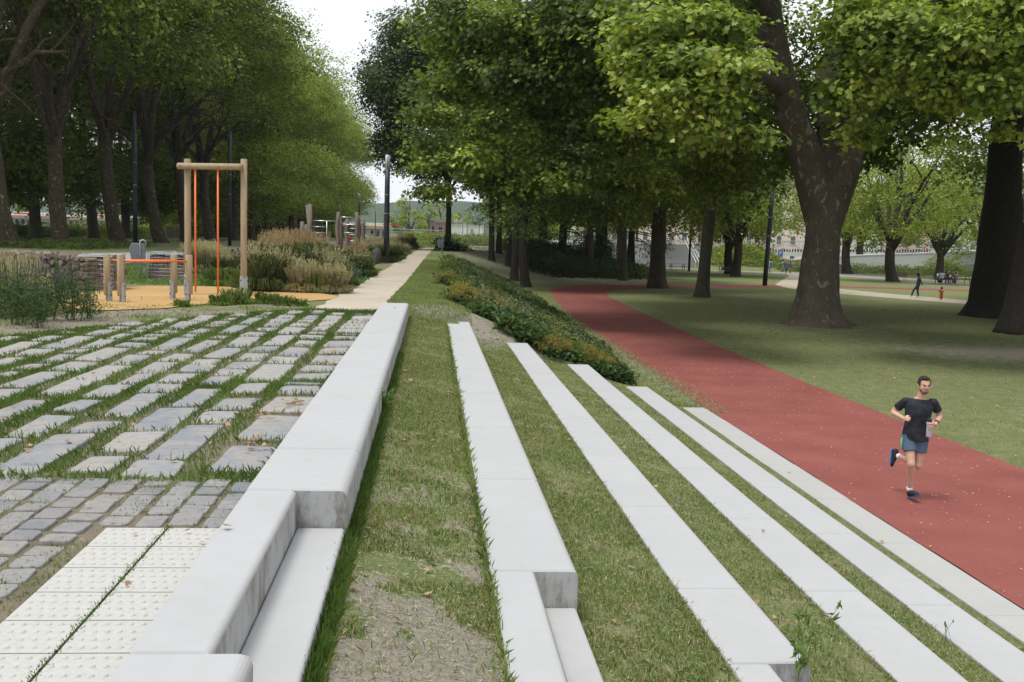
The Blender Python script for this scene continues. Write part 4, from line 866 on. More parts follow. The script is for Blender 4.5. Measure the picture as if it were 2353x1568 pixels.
T_OLIVE = tuft(504, 1300, .85, .26, .95, .011, 'reed_green', 'straw', 120, .3)
protos = dict(small=tuft(505, 300, .30, .20, .9, .010, 'grass_blade'), tall=T_TALL, tan=T_TAN, green=T_GREEN, olive=T_OLIVE); used_p = set()
def place_tuft(kind, x, y, lb, s=1.0, z=1.98, g='ornamental grasses beside the sandy path'):
    sc = s if hasattr(s, '__len__') else (s, s, s)
    if kind not in used_p: o = protos[kind]; o.location = (x, y, z); o.scale = sc; used_p.add(kind); o['label'] = lb
    else: o = dup(protos[kind], (x, y, z), (x * 3.1 + y * 1.7) % 6.28, lb, sc)
    o['group'] = g; return o
def T(px, py): return P(px, py, 2.0)
LT = {'tall': 'tall feather grass with upright rusty seed heads', 'tan': 'mound of fine pale straw coloured grass', 'green': 'low tuft of fresh green grass', 'olive': 'arching olive green grass clump'}
grasses = [('olive', 600, 668, 1.15, 'right beside the wooden frame post'), ('tall', 628, 655, 1.2, 'left end of the big grass bed'), ('tall', 655, 648, 1.25, 'behind the pale mounds of the bed'), ('tall', 690, 645, 1.25, 'centre back of the big grass bed'), ('tall', 722, 642, 1.2, 'right of centre in the big bed'), ('olive', 650, 668, 1.0, 'front left of the big bed'),
           ('tan', 700, 671, .95, 'front of the bed, nearest the orange surface'), ('green', 735, 671, 1.1, 'between two pale mounds'), ('tan', 765, 673, .85, 'front right by the sandy path'), ('olive', 745, 655, 1.1, 'behind the bright green tuft'), ('tall', 757, 632, .85, 'in front of the climbing frame'), ('tan', 600, 650, .9, 'behind the wooden frame post'),
           ('tall', 822, 626, .9, 'hiding the boy in the red shirt'), ('tall', 808, 622, .8, 'right of the climbing frame posts'), ('olive', 828, 636, .9, 'drooping toward the sandy path'), ('tan', 832, 630, .8, 'edge of the path below the rusty clump'), ('olive', 772, 660, .9, 'beside the bluish leafy shrub'),
           ('tan', 455, 628, 1.25, 'seen between the post and the first orange pole'), ('tan', 480, 622, 1.2, 'between the two orange poles, far'), ('tan', 497, 626, 1.05, 'right of the second orange pole'), ('olive', 520, 640, .8, 'low, beside the wire cage of logs'), ('green', 518, 655, 1.0, 'beside the foot of the second orange pole'), ('green', 545, 657, 1.0, 'left of the frame post foot')]
for i, (k, px, py, s, w) in enumerate(grasses):
    x, y = T(px, py); place_tuft(k, x, y, f'{LT[k]}, {w}', s)
small = [(418, 704, .28, 'tiny tuft at the near left rim of the orange surface'), (508, 700, .42, 'low tuft on the near rim of the orange surface'), (545, 697, .6, 'spiky tuft covering the foot of the wooden post'), (613, 697, .45, 'spreading tuft right of the wooden post foot'), (652, 701, .4, 'tuft near the right end of the orange surface'), (690, 702, .3, 'last small tuft where orange surface meets the sandy path')]
for px, py, s, lb in small:
    x, y = T(px, py); place_tuft('small', x, y, lb, (s * 2.2, s * 2.0, s * 1.9), g='small tufts at the rim of the orange surface')
far_g = [('tall', 905, 600, 1.0, 'dark'), ('tall', 925, 597, 1.05, ''), ('olive', 892, 603, 1.1, ''), ('olive', 915, 603, 1.2, ''), ('olive', 938, 602, 1.2, ''), ('olive', 950, 597, 1.1, ''), ('tall', 942, 588, 1.2, ''), ('tall', 960, 577, 1.3, ''), ('tall', 975, 573, 1.3, ''), ('tan', 966, 585, 1.0, ''), ('green', 950, 583, 1.6, ''), ('tan', 985, 572, 1.1, ''), ('olive', 880, 590, 1.3, ''), ('olive', 900, 585, 1.3, ''), ('olive', 870, 600, 1.2, '')]
for i, (k, px, py, s, _) in enumerate(far_g):
    x, y = T(px - 34 - (py - 570) * .3, py); place_tuft(k, x, y, f'{LT[k]}, {ORD[i]} beyond the tall lamp post', s * .95, g='grass clumps beyond the lamp post')

def leafy(seed, name, label, cat, r, h, mat, dens, size, shape=NARROW, flower=None, nfl=0, up=.3, stems=14):
    rs = np.random.RandomState(seed); root = thing(name, label, cat); bl = []
    for k in range(16): a = rs.uniform(0, 6.28); q = r * rs.uniform(0, .75); zz_ = h * rs.uniform(.25, .85); rr2 = r * rs.uniform(.3, .45); bl.append(((math.cos(a) * q, math.sin(a) * q, zz_), (rr2, rr2, h * .22)))
    p, n = sprays(rs, bl, dens, 8, size * .9, thick=.9, up=up, flat=.9); k = p[:, 2] > .02; np_mesh('foliage', leaf_verts(rs, p[k], n[k], size, shape), len(shape), mat, root)
    mb = MB()
    for k in range(stems): a = rs.uniform(0, 6.28); q = r * rs.uniform(0, .8); mb.tube(curve((math.cos(a) * q * .4, math.sin(a) * q * .4, 0), (math.cos(a) * q, math.sin(a) * q, h * rs.uniform(.7, 1.15)), (0, 0, 0), 4), .006, 4)
    mb.build('stem', 'herb', root)
    if flower:
        m = nfl; a = rs.uniform(0, 6.28, m); q = r * np.sqrt(rs.uniform(0, 1, m)); c = np.stack([np.cos(a) * q, np.sin(a) * q, h * rs.uniform(.8, 1.2, m)], -1); pp = (c[:, None] + rs.normal(size=(m, 14, 3)) * np.array([.02, .02, .045]) * (1 if 'yellow' not in flower else 1.4)).reshape(-1, 3)
        np_mesh('blossoms', leaf_verts(rs, pp, rs.normal(size=pp.shape), .022, OVAL), 4, flower, root)
    return root
def put(o, px, py, z=2.0, rz=0, s=1.0):
    x, y = P(px, py, z); o.location = (x, y, z - .02); o.rotation_euler[2] = rz; o.scale = (s,) * 3 if not hasattr(s, '__len__') else s; return o
put(leafy(601, 'shrub', 'bluish green leafy shrub at the sandy path, right end of the grass bed', 'shrub', .75, .95, 'herb_blue', 9, .075, OVAL), 790, 650)
h1 = put(leafy(602, 'leafy_herb', 'tall weedy herb clump with purple spikes at the right end of the left flower bed', 'herb clump', .55, 1.0, 'herb', 9, .10, NARROW, 'flower_purple', 22), 170, 735, s=.8)
hs = [(100, 735, 1.15, 'dense herb clump in front of the log stack, with purple spikes'), (40, 745, 1.2, 'leafy herb clump low at the left edge of the photo'), (130, 712, 1.2, 'purple flowering herb right against the log stack'), (205, 730, .85, 'loose herb stems leaning over the orange surface'), (60, 712, 1.1, 'herb clump behind the straw coloured grass at the left edge'), (10, 730, 1.1, 'herb clump cut by the left border of the photo'), (85, 752, .8, 'lowest herb clump beside the stone paving')]
for px, py, s, lb in hs: x, y = P(px, py, 2); o = dup(h1, (x, y, 1.98), px * .7, lb, s * .74)
for px, py, s, lb in [(30, 712, 1.05, 'mound of straw coloured grass in the flower bed at the left edge'), (62, 722, .8, 'smaller straw coloured mound just right of the left edge'), (5, 700, 1.1, 'straw coloured grass behind, touching the left border')]:
    x, y = P(px, py, 2); place_tuft('tan', x, y, lb, s, g='straw grasses in the left flower bed')

# planted bank beyond the terrace: ground cover nobody could count
rs = np.random.RandomState(61)
def bankpts(n, y0=21.6, y1=78, p=1.7, lo=.55, hi=1.0):
    u = rs.uniform(0, 1, n) ** p; y = y0 + (y1 - y0) * u; xl = np.interp(y, [21, 30, 58, 80], [1.0, .75, .6, 1.5]); xr = np.interp(y, [21, 23.8, 29.5, 40, 56, 72], [4.3, 4.6, 5.1, 5.45, 5.8, 5.9]); x = xl + (xr - xl) * rs.uniform(0, 1, n) ** 1.0
    k = ~((y < 22.3) & (x < 1.6)); return x[k], y[k]
def cover(name, n, hmin, hmax, size, mat, shape, clump=.55, up=.45, seed=1, k=14, spread=.11, p=1.7, f=None):
    r = np.random.RandomState(seed); x, y = bankpts(n, p=p)
    if f is not None: q = f(x, y); x, y = x[q], y[q]
    z = gz(x, y); hh = hmin + (hmax - hmin) * vnoise(x, y, 1.3, seed); m = len(x)
    pp = np.stack([x, y, z], -1)[:, None, :] + np.stack([r.normal(size=(m, k)) * spread, r.normal(size=(m, k)) * spread, r.uniform(.15, 1, (m, k)) * hh[:, None]], -1)
    nn = r.normal(size=(m * k, 3)) * .5 + np.array([0, 0, up]); return setting(np_mesh(name, leaf_verts(r, pp.reshape(-1, 3), nn, size, shape), len(shape), mat), 'stuff')
BL = np.array([(-.5, 0), (-.2, .17), (.15, .19), (.5, 0), (.15, -.19), (-.2, -.17)])
dk = lambda x, y: vnoise(x, y, .33, 3) > .42
cover('bank_plants', 9000, .15, .55, .17, 'herb', BL, seed=62, f=dk); cover('bank_plants', 6000, .15, .5, .13, 'leaf_maple', BL, seed=63)
cover('bank_plants', 6500, .1, .42, .11, 'grass_blade', NARROW * np.array([1, 1.5]), seed=64, f=lambda x, y: ~dk(x, y)); cover('bank_flowers', 1100, .45, .75, .05, 'flower_pink', NARROW, seed=65, k=12, spread=.014, f=lambda x, y: vnoise(x, y, .5, 7) > .45)
def mound_fl(x, y, r, n, seed, lb, mat='flower_yellow', h=.5):
    o = leafy(seed, 'flowering_perennial', lb, 'flowering plant', r, h * .75, 'herb', 10, .10, OVAL); z = float(gz(x, y)); o.location = (x, y, z - .03); q = np.random.RandomState(seed)
    a = q.uniform(0, 6.28, n); d = r * 1.05 * np.sqrt(q.uniform(0, 1, n)); c = np.stack([np.cos(a) * d, np.sin(a) * d, h * (1 - .45 * (d / r) ** 2) * q.uniform(.75, 1.1, n)], -1); pp = (c[:, None] + q.normal(size=(n, 16, 3)) * .028).reshape(-1, 3)
    np_mesh('blossoms', leaf_verts(q, pp, q.normal(size=pp.shape) + np.array([0, 0, .5]), .024, OVAL), 4, mat, o); return o
for i, (px, py, z, r, n, lb) in enumerate([(1060, 712, 1.75, .5, 420, 'yellow flowering mound at the upper end of the second concrete row'), (1110, 720, 1.5, .5, 420, 'yellow flowering mound spreading beside the end of the second row'), (1150, 745, 1.25, .4, 260, 'ochre flowering plant right of the bare soil by the second row'), (1030, 665, 1.85, .4, 260, 'ochre flowers at the upper left edge of the planted bank'), (1030, 622, 1.9, .45, 200, 'distant ochre flowers on the grassy edge of the bank'),
                                     (1290, 845, .85, .38, 260, 'ochre flowers in front of the end of the fourth concrete row'), (1345, 850, .6, .4, 280, 'ochre flowering clump between fourth and fifth concrete rows'), (1385, 870, .4, .32, 200, 'lowest ochre flowering clump, touching the fifth row end')]):
    x, y = P(px, py, z); y = max(y, 21.4); mound_fl(x, y, r, int(n * .65), 700 + i, lb)
# ---------------------------------------------------------------- playground and street furniture
Z2 = 2.0
def up_at(px, py_base, py_top, z=2.0):
    """height of an upright standing on level z, from its pixel extent"""
    x, y = P(px, py_base, z); return D(px, py_top, y)[2] - z
def round_post(mb, x, y, z0, z1, r, n=18, lean=(0, 0), ch=.012):
    mb.tube([(x, y, z0), (x, y, z0 + .01), (x + lean[0], y + lean[1], z1 - ch), (x + lean[0], y + lean[1], z1)], [r - ch * .4, r, r, r - ch], n, True)
def shoe(root, x, y, a, h, z0=0.0, off=.075, w=.075):
    """galvanised post shoe: a curved steel plate with bolts standing beside the post"""
    mb = MB(); pl = []; n = 9
    for k in range(n): q = -1.0 + 2.0 * k / (n - 1); pl.append((math.cos(q) * w, math.sin(q) * w))
    ca, sa = math.cos(a), math.sin(a)
    def tr(p, z): px, py = p[0] - w + off + .02, p[1]; return (x + ca * px - sa * py, y + sa * px + ca * py, z)
    vs = []; top = [h - .045 * abs(2 * k / (n - 1) - 1) ** 2 for k in range(n)]
    for rr2 in (1.0, .90):
        vs += [tr((p[0] * rr2 + (1 - rr2) * 0, p[1] * rr2), z0) for p in pl]; vs += [tr((p[0] * rr2, p[1] * rr2), z0 + t_) for p, t_ in zip(pl, top)]
    fs = []
    for k in range(n - 1): fs += [(k, k + 1, n + k + 1, n + k), (2 * n + k + 1, 2 * n + k, 3 * n + k, 3 * n + k + 1), (n + k, n + k + 1, 3 * n + k + 1, 3 * n + k)]
    fs += [(0, n, 3 * n, 2 * n), (n - 1, 3 * n - 1, 4 * n - 1, 2 * n - 1)]
    mb.add(vs, fs); o = mb.build('post_shoe', 'galv', root, smooth=False)
    b = MB()
    for zz in (h * .3, h * .78): c = tr((w + .004, 0), z0 + zz); b.ell(c, (.014, .014, .014), 8, 6)
    b.build('bolt', 'black', o, smooth=True); return o
def caps(root, x, y, a, r, zs):
    b = MB()
    for zz in zs: b.ell((x + math.cos(a) * r, y + math.sin(a) * r, zz), (.02, .02, .02), 8, 6)
    return b.build('bolt_cap', 'cap_yellow', root, smooth=True)
# tall frame with two hanging poles
Rb = P(560, 681, 2.0); Lb = (P(432, 676, 2.0)); hR = up_at(560, 681, 366); hL = hR - .02
Lb = (Lb[0], Lb[1]); ang = math.atan2(Rb[1] - Lb[1], Rb[0] - Lb[0])
fr = thing('pole_climber', 'tall pale timber frame with a log crossbar and two hanging orange poles', 'playground frame', (Rb[0], Rb[1], Z2))
def loc_(p): return (p[0] - Rb[0], p[1] - Rb[1])
mb = MB(); round_post(mb, 0, 0, .12, hR, .072); mb.build('post', 'wood_new', fr, smooth=True)
lx, ly = loc_(Lb); mb = MB(); round_post(mb, lx, ly, .12, hL, .072); mb.build('post', 'wood_new', fr, smooth=True)
d_ = Vector((-lx, -ly, 0)).normalized(); nrm_ = Vector((d_.y, -d_.x, 0)); zb = hR - .19
A_ = Vector((lx, ly, zb + .0)) - d_ * .17 + nrm_ * .135; B_ = Vector((0, 0, zb + .01)) + d_ * .02 + nrm_ * .135
mb = MB(); mb.tube([A_, A_ + d_ * .012, B_ - d_ * .012, B_], [.055, .07, .07, .055], 20, True); cb = mb.build('crossbar', 'wood_new', fr, smooth=True); 
b = MB(); [b.ell(A_ + d_ * q + nrm_ * .068, (.014, .014, .014), 8, 6) for q in (.1, 1.0)]; b.build('bolt', 'black', cb, smooth=True)
for frac, px, pb in ((.185, 454, 671), (.585, 507, 677)):
    c = A_ + d_ * (.17 + frac * Vector((lx, ly)).length); zlo = D(px, pb, Rb[1] + c.y)[2] - 2
    mb = MB(); mb.tube([(c.x, c.y, zlo), (c.x, c.y, zb - .04)], [.021, .021], 12); mb.build('hanging_pole', 'paint_orange', fr, smooth=True)
shoe(fr, 0, 0, ang - 1.9, .46); shoe(fr, 0, 0, ang - .2, .44); shoe(fr, lx, ly, ang - 1.9, .46)
# parallel bars on four stubby posts
st4 = [P(247, 692, 2.0), P(278, 694.5, 2.0), P(400, 687, 2.0), P(435, 690, 2.0)]
o4 = st4[0]; pb_ = thing('parallel_bars', 'low parallel bars, two orange rails on four stubby timber posts', 'playground bars', (o4[0], o4[1], Z2)); L4 = [(p[0] - o4[0], p[1] - o4[1]) for p in st4]; tops = [.93, .93, .93, .93]
for i, (x, y) in enumerate(L4):
    mb = MB(); round_post(mb, x, y, .12, tops[i], .068); mb.build('post', 'wood_new', pb_, smooth=True); a = (-.35, -.35, -2.2, -2.2)[i]; shoe(pb_, x, y, a, .40)
    mb = MB(); mb.box((x, y, .07), (.05, .05, .14)); mb.build('post_foot', 'galv', pb_)
    if i < 2: caps(pb_, x, y, 2.9, .07, (.18, .38))
for i, j in ((0, 2), (1, 3)):
    mb = MB(); a, b = Vector((*L4[i], .80)), Vector((*L4[j], .80)); mb.tube([a, b], [.021, .021], 12); mb.build('rail', 'paint_orange', pb_, smooth=True)
# litter bins
def litter_bin(x, y, z, rz, lb, s=1.0):
    o = thing('litter_bin', lb, 'litter bin', (x, y, z), rz, 'grey litter bins'); o.scale = (s,) * 3
    mb = MB(); prof = [(-.20, .98), (-.27, .86), (-.19, .42), (-.15, .40), (.15, .40), (.16, .43), (.16, .93), (.12, .97)]; mb.prism(prof, -.17, .17, 'y'); mb.build('body', 'bin_grey', o, bevel=.015)
    mb = MB(); mb.tube([(.02, -.19, -.02), (.02, -.19, .99), (.03, -.185, 1.05), (.10, -.18, 1.08), (.16, -.175, 1.05), (.17, -.17, .9)], .022, 10); mb.build('hoop', 'galv', o, smooth=True)
    mb = MB(); mb.tube([(.12, .12, -.02), (.12, .12, .42)], [.022, .022], 10); mb.build('leg', 'galv', o, smooth=True)
    mb = MB(); mb.box((-.24, 0, .90), (.03, .24, .12), rot=Matrix.Rotation(-.5, 3, 'Y')); mb.build('opening', 'black', o); return o
x, y = P(321, 640, 2.0); litter_bin(x, y, 2.0, .25, 'grey angular litter bin on two steel legs behind the parallel bars', 1.02)
x, y = P(1005, 583, 2.0); litter_bin(x + .3, y, 2.0, .2, 'small grey litter bin beside the far end of the sandy path', 1.15)
# lamps
def lamp(x, y, z, h, lb, r=.09, lean=(0, 0), head=True):
    o = thing('street_lamp', lb, 'street lamp', (x, y, z), 0, 'slim black lamp posts in the park'); hh = .75 if head else 0
    mb = MB(); mb.tube([(0, 0, 0), (lean[0] * .3, lean[1], h * .3), (lean[0] * .62, lean[1], h * .62), (lean[0], lean[1], h - hh)], [r, r * .97, r * .9, r * .85], 16); mb.build('pole', 'pole_black', o, smooth=True)
    mb = MB(); mb.tube([(lean[0] * .45, 0, h * .45), (lean[0] * .455, 0, h * .455)], [r * 1.06] * 2, 14); mb.tube([(lean[0] * .62, 0, h * .62), (lean[0] * .622, 0, h * .622 + .02)], [r * 1.04] * 2, 14); mb.build('collar', 'galv', o)
    if head:
        mb = MB(); mb.tube([(lean[0], 0, h - hh), (lean[0], 0, h - .08)], [r * .85, r * .85], 16); mb.build('lantern', 'glass_lamp', o, smooth=True)
        mb = MB(); mb.tube([(lean[0], 0, h - .08), (lean[0], 0, h)], [r * .9, r * .86], 16); mb.build('cap', 'pole_black', o)
        mb = MB(); mb.tube([(lean[0], -r * .86, h - hh), (lean[0], -r * .86, h - .06)], [.012, .012], 6); mb.tube([(lean[0] + r * .86, 0, h - hh), (lean[0] + r * .86, 0, h - .06)], [.012, .012], 6); mb.tube([(lean[0] - r * .86, 0, h - hh), (lean[0] - r * .86, 0, h - .06)], [.012, .012], 6); mb.build('lantern_frame', 'pole_black', o)
    return o
for px, pb, pt, r, lb in [(887, 604, 352, .145, 'tall black lamp post with glass lantern beside the sandy path, nearest and thickest'), (824, 568, 442, .12, 'black lamp post with visible lantern behind the climbing frame'), (985, 556, 486, .13, 'black lamp post left of the path tree, above the farthest rusty grass'),
                      (649, 549, 440, .12, 'black lamp post above the middle of the tan grass bed'), (730, 549, 446, .12, 'black lamp post right behind the horizontal bars'), (862, 549, 480, .12, 'thin distant lamp post just left of the nearest lamp'), (779, 551, 470, .1, 'thin distant lamp post among the climbing frame posts')]:
    x, y = P(px, pb, 2.0); h = D(px, pt, y)[2] - 2; lamp(x, y, 2.0, h, lb, r)
x, y = P(311, 563, 2.0); lamp(x, y, 2.0, 10.2, 'black lamp post in front of the thick plane trunks, behind the litter bin', .17, head=False)
x, y = P(528, 565, 2.0); lamp(x, y, 2.0, 9.8, 'black lamp post between the orange poles and the right frame post', .15, head=False)
x, y = P(1757, 657, 0); lamp(x, y, 0, 9.3, 'black lamp post standing slightly askew by the red track, left of the giant plane', .20, (.28, 0), head=False)
x, y = P(1583, 624, 0); lamp(x, y, 0, 7.5, 'black lamp post in front of the concrete stairs', .15, head=False)
x, y = P(880, 606, 2.0); mb = MB(); mb.ell((0, 0, .35), (.38, .3, .62), 9, 7, Matrix.Rotation(.25, 3, 'Y')); rk = mb.build('boulder', 'rock', smooth=False); rk.location = (x - .35, y - .3, 2.0); rk.scale = (.75, .75, .8); tag(rk, 'dark boulder leaning at the foot of the nearest lamp post', 'boulder'); rk['kind'] = 'thing'

# wire cages of split logs on brick
def gabion(x, y, w, d, h, rz, lb, seed, lid=False, brick=.42):
    r = random.Random(seed); o = thing('gabion_cage', lb, 'wire cage', (x, y, 1.99), rz, 'wire cages filled with logs and bricks')
    mb = MB(); nz = int(h * brick / .075)
    for side in range(2):
        for k in range(nz):
            L = w if side == 0 else d; q = -L / 2 + (k % 2) * -.1
            while q < L / 2:
                l = r.uniform(.16, .24); a, b = max(q, -L / 2), min(q + l - .012, L / 2); q += l
                if b - a < .03: continue
                c = (a + b) / 2; zc = k * .075 + .04
                if side == 0: mb.box((c, -d / 2 + .06 + r.uniform(-.01, .01), zc), (b - a, .1, .064))
                else: mb.box((w / 2 - .06, c, zc), (.1, b - a, .064)); mb.box((-w / 2 + .06, c, zc), (.1, b - a, .064))
    mb.build('bricks', 'brick', o)
    mb = MB(); z0 = nz * .075 + .03; z = z0
    while z < h - .02:
        q = -w / 2 + .04
        while q < w / 2 - .03:
            rr3 = r.uniform(.035, .07); c = [(q + rr3, -d / 2 + .03 + r.uniform(-.03, .02), z + rr3 * .7 + r.uniform(-.01, .01)), (q + rr3 + r.uniform(-.04, .04), d / 2 - .04, z + rr3 * .7)]; mb.tube(c, [(rr3, rr3 * r.uniform(.7, 1))] * 2, r.choice([5, 6, 7])); q += rr3 * 2.05
        z += .088
    mb.build('logs', 'log_wood', o)
    wr_ = MB(); e = .012; s1 = .10
    def ln(a, b): wr_.tube([a, b], [.0035, .0035], 4, False)
    for k in range(int(w / s1) + 1): xx = -w / 2 + k * s1; ln((xx, -d / 2 - e, 0), (xx, -d / 2 - e, h)); ln((xx, -d / 2 - e, h + e), (xx, d / 2, h + e))
    for k in range(int(h / s1) + 2): zz = min(h, k * s1); ln((-w / 2 - e, -d / 2 - e, zz), (w / 2 + e, -d / 2 - e, zz)); ln((w / 2 + e, -d / 2, zz), (w / 2 + e, d / 2, zz)); ln((-w / 2 - e, -d / 2, zz), (-w / 2 - e, d / 2, zz))
    for k in range(int(d / s1) + 1): yy_ = -d / 2 + k * s1; ln((w / 2 + e, yy_, 0), (w / 2 + e, yy_, h)); ln((-w / 2 - e, yy_, 0), (-w / 2 - e, yy_, h)); ln((-w / 2, yy_, h + e), (w / 2, yy_, h + e))
    wr_.build('wire_mesh', 'galv', o)
    if lid: mb = MB(); mb.box((0, .0, h + .03), (w, d, .03)); mb.build('lid', 'galv', o, bevel=.005)
    return o
xa, ya = P(232, 668, 2.0); gabion(xa - .15, ya + .6, .75, 1.2, .78, .05, 'wire cage at the end of the log stack, bricks below and metal lid on top', 3, True)
xb, yb = P(382, 640, 2.0); gabion(xb, yb + .35, 1.0, .9, .72, .03, 'wire cage with bricks seen between the parallel bars and the litter bin', 4, True)
xc, yc = P(600, 640, 2.0); gabion(xc, yc + 1.2, 1.1, .8, .75, .1, 'wire cage of flat wood just right of the tall frame post', 5, False, 0)
def log_stack(x, y, L, w, h, rz, lb, seed):
    r = random.Random(seed); o = thing('log_stack', lb, 'log stack', (x, y, 1.99), rz, 'stacks of weathered firewood'); k = 0
    mb = MB(); z = .04
    while z < h:
        q = -L / 2
        while q < L / 2:
            rr3 = r.uniform(.04, .085); a = r.uniform(-.12, .12); n = r.choice([5, 5, 6, 7])
            mb.tube([(q + rr3 - a, -w / 2 + r.uniform(-.06, .06), z + rr3 * .8), (q + rr3 + a, w / 2 + r.uniform(-.06, .06), z + rr3 * .8 + r.uniform(-.02, .02))], [(rr3, rr3 * r.uniform(.7, 1.0)), (rr3 * .9, rr3 * .8)], n); q += rr3 * 1.85
        z += .105
    for k in range(int(L * 5)):
        x0 = r.uniform(-L / 2 + .4, L / 2 - .4); y0 = r.uniform(-w / 2, w / 2); l = r.uniform(.3, .7); a = r.uniform(-.5, .5); rr3 = r.uniform(.04, .075)
        mb.tube([(x0 - l / 2 * math.cos(a), y0 - l / 2 * math.sin(a), h + .03 + r.uniform(0, .05)), (x0 + l / 2 * math.cos(a), y0 + l / 2 * math.sin(a), h + .03 + r.uniform(0, .05))], [(rr3, rr3 * .8)] * 2, 6)
    mb.build('logs', 'log_wood', o, recalc=True); return o
x1_, y1_ = P(195, 671, 2.0); log_stack(x1_ - 1.35, y1_ + 1.5, 3.3, .7, .72, -.55, 'long stack of split firewood behind the left flower bed', 7)
log_stack(x1_ - 4.6, y1_ + 4.2, 3.4, .7, .62, -.75, 'second firewood stack, running out of the left edge of the photo', 8)
x2_, y2_ = P(530, 630, 2.0); log_stack(x2_, y2_ + 3, 2.2, .8, .7, .2, 'firewood heap behind the wooden frame, between the orange pole and the post', 9)
# climbing frame with uneven weathered posts and steel rungs
def cl(px, pb): return P(px, pb, 2.0)
c0 = cl(775, 596); cf_ = thing('play_climber', 'climbing frame of weathered crooked posts and steel rungs, above the tan grasses', 'playground frame', (c0[0], c0[1], 2.0))
Yc = c0[1]; PX = {}
for nme, px, pt, dy in [('a', 775, 487, 0), ('b', 783, 501, .9), ('c', 796, 503, 2.6), ('d', 821, 488, .2), ('e', 826, 495, 1.0), ('f', 835, 505, 2.8)]:
    x, y, z = D(px, pt, Yc + dy); r_ = random.Random(px); mb = MB(); h = z - 2; pts = [(r_.uniform(-.05, .05) * (k % 3), r_.uniform(-.04, .04), h * k / 5) for k in range(6)]; pts[0] = (0, 0, -.05)
    X0 = x - c0[0]; Y0 = y - c0[1]; mb.tube([(X0 + p[0], Y0 + p[1], p[2]) for p in pts], [.12, .115, .12, .11, .115, .10], 10); mb.build('post', 'wood_grey', cf_, smooth=True); PX[nme] = (X0, Y0, h)
def rungs(a, b, zs):
    for z in zs: mb = MB(); mb.tube([(PX[a][0], PX[a][1], z), (PX[b][0], PX[b][1], z)], [.025, .025], 8); mb.build('rung', 'steel', cf_, smooth=True)
rungs('a', 'd', [PX['a'][2] - .28]); rungs('b', 'e', [1.9, 1.45]); rungs('c', 'f', [.3, .65, 1.0, 1.35, 1.7, PX['f'][2] - .3]); rungs('a', 'b', [.9]); rungs('d', 'f', [PX['f'][2] - .25])
c1 = cl(708, 590); hb = thing('wall_bars', 'steel ladder grid hung between leaning grey posts, left part of the climbing area', 'playground frame', (c1[0], c1[1], 2.0)); Y1 = c1[1]; Q = {}
for nme, px, pt, dy in [('a', 713, 469, 0), ('b', 706, 471, .4), ('c', 694, 509, 1.0), ('d', 704, 516, 1.8)]:
    x, y, z = D(px, pt, Y1 + dy); X0, Y0, h = x - c1[0], y - c1[1], z - 2; mb = MB(); ln_ = .0 if nme != 'b' else .35; mb.tube([(X0 + ln_, Y0, -.05), (X0 + ln_ * .5, Y0, h * .5), (X0, Y0, h)], [.13, .125, .11], 10); mb.build('post', 'wood_grey', hb, smooth=True); Q[nme] = (X0, Y0, h)
xe = D(751, 508, Y1)[0] - c1[0]; ze = D(751, 508, Y1)[2] - 2
for z in np.linspace(.35, ze - .35, 5): mb = MB(); mb.tube([(Q['a'][0], 0, z), (xe, 0, z)], [.024, .024], 8); mb.build('rung', 'steel', hb, smooth=True)
mb = MB(); mb.tube([(xe, 0, -.05), (xe, 0, ze)], [.028, .028], 8); mb.build('upright', 'steel', hb, smooth=True)
mb = MB(); mb.tube([(Q['a'][0], 0, ze), (D(772, 509, Y1)[0] - c1[0], 0, ze)], [.028, .028], 8); mb.build('top_rail', 'steel', hb, smooth=True)
mb = MB(); mb.tube([D(612, 545, Y1 + 1), D(700, 545.5, Y1)], [.02, .02], 6); tag(mb.build('handrail', 'steel'), 'thin horizontal steel bar just above the tips of the tan grasses', 'bar')['kind'] = 'thing'

# ---- temporary site fences at the far end
def site_fence(x, y, w, h, rz, lb):
    o = thing('site_fence', lb, 'fence panel', (x, y, 2.0), rz, 'temporary steel fence panels at the far end'); mb = MB()
    for a in (0, w): mb.tube([(a, 0, 0), (a, 0, h)], [.045, .045], 6)
    for z in (.15, h): mb.tube([(0, 0, z), (w, 0, z)], [.04, .04], 6)
    mb.build('frame', 'galv', o); mb = MB()
    for k in range(1, int(w / .35)): mb.tube([(k * .35, 0, .15), (k * .35, 0, h)], [.012, .012], 4, False)
    for k in range(1, 5): mb.tube([(0, 0, k * h / 5), (w, 0, k * h / 5)], [.010, .010], 4, False)
    mb.build('wire_mesh', 'galv', o); mb = MB()
    for a in (.1, w - .1): mb.box((a, 0, .08), (.7, .25, .15))
    mb.build('foot', 'concrete_old', o); return o
F_ORD = 0
for i in range(5): px = 842 + i * 34; x, y, _ = D(px, 540, 150 + i * 6); site_fence(x, y, 3.2, 2.2, -.35, f'{ORD[i]} fence panel from the climbing frame toward the sandy path')
for i in range(4): px = 998 + i * 38; x, y, _ = D(px, 540, 118); site_fence(x, y, 3.3, 3.0, 0, f'{ORD[i]} tall fence panel from the path end, in front of the white hall')
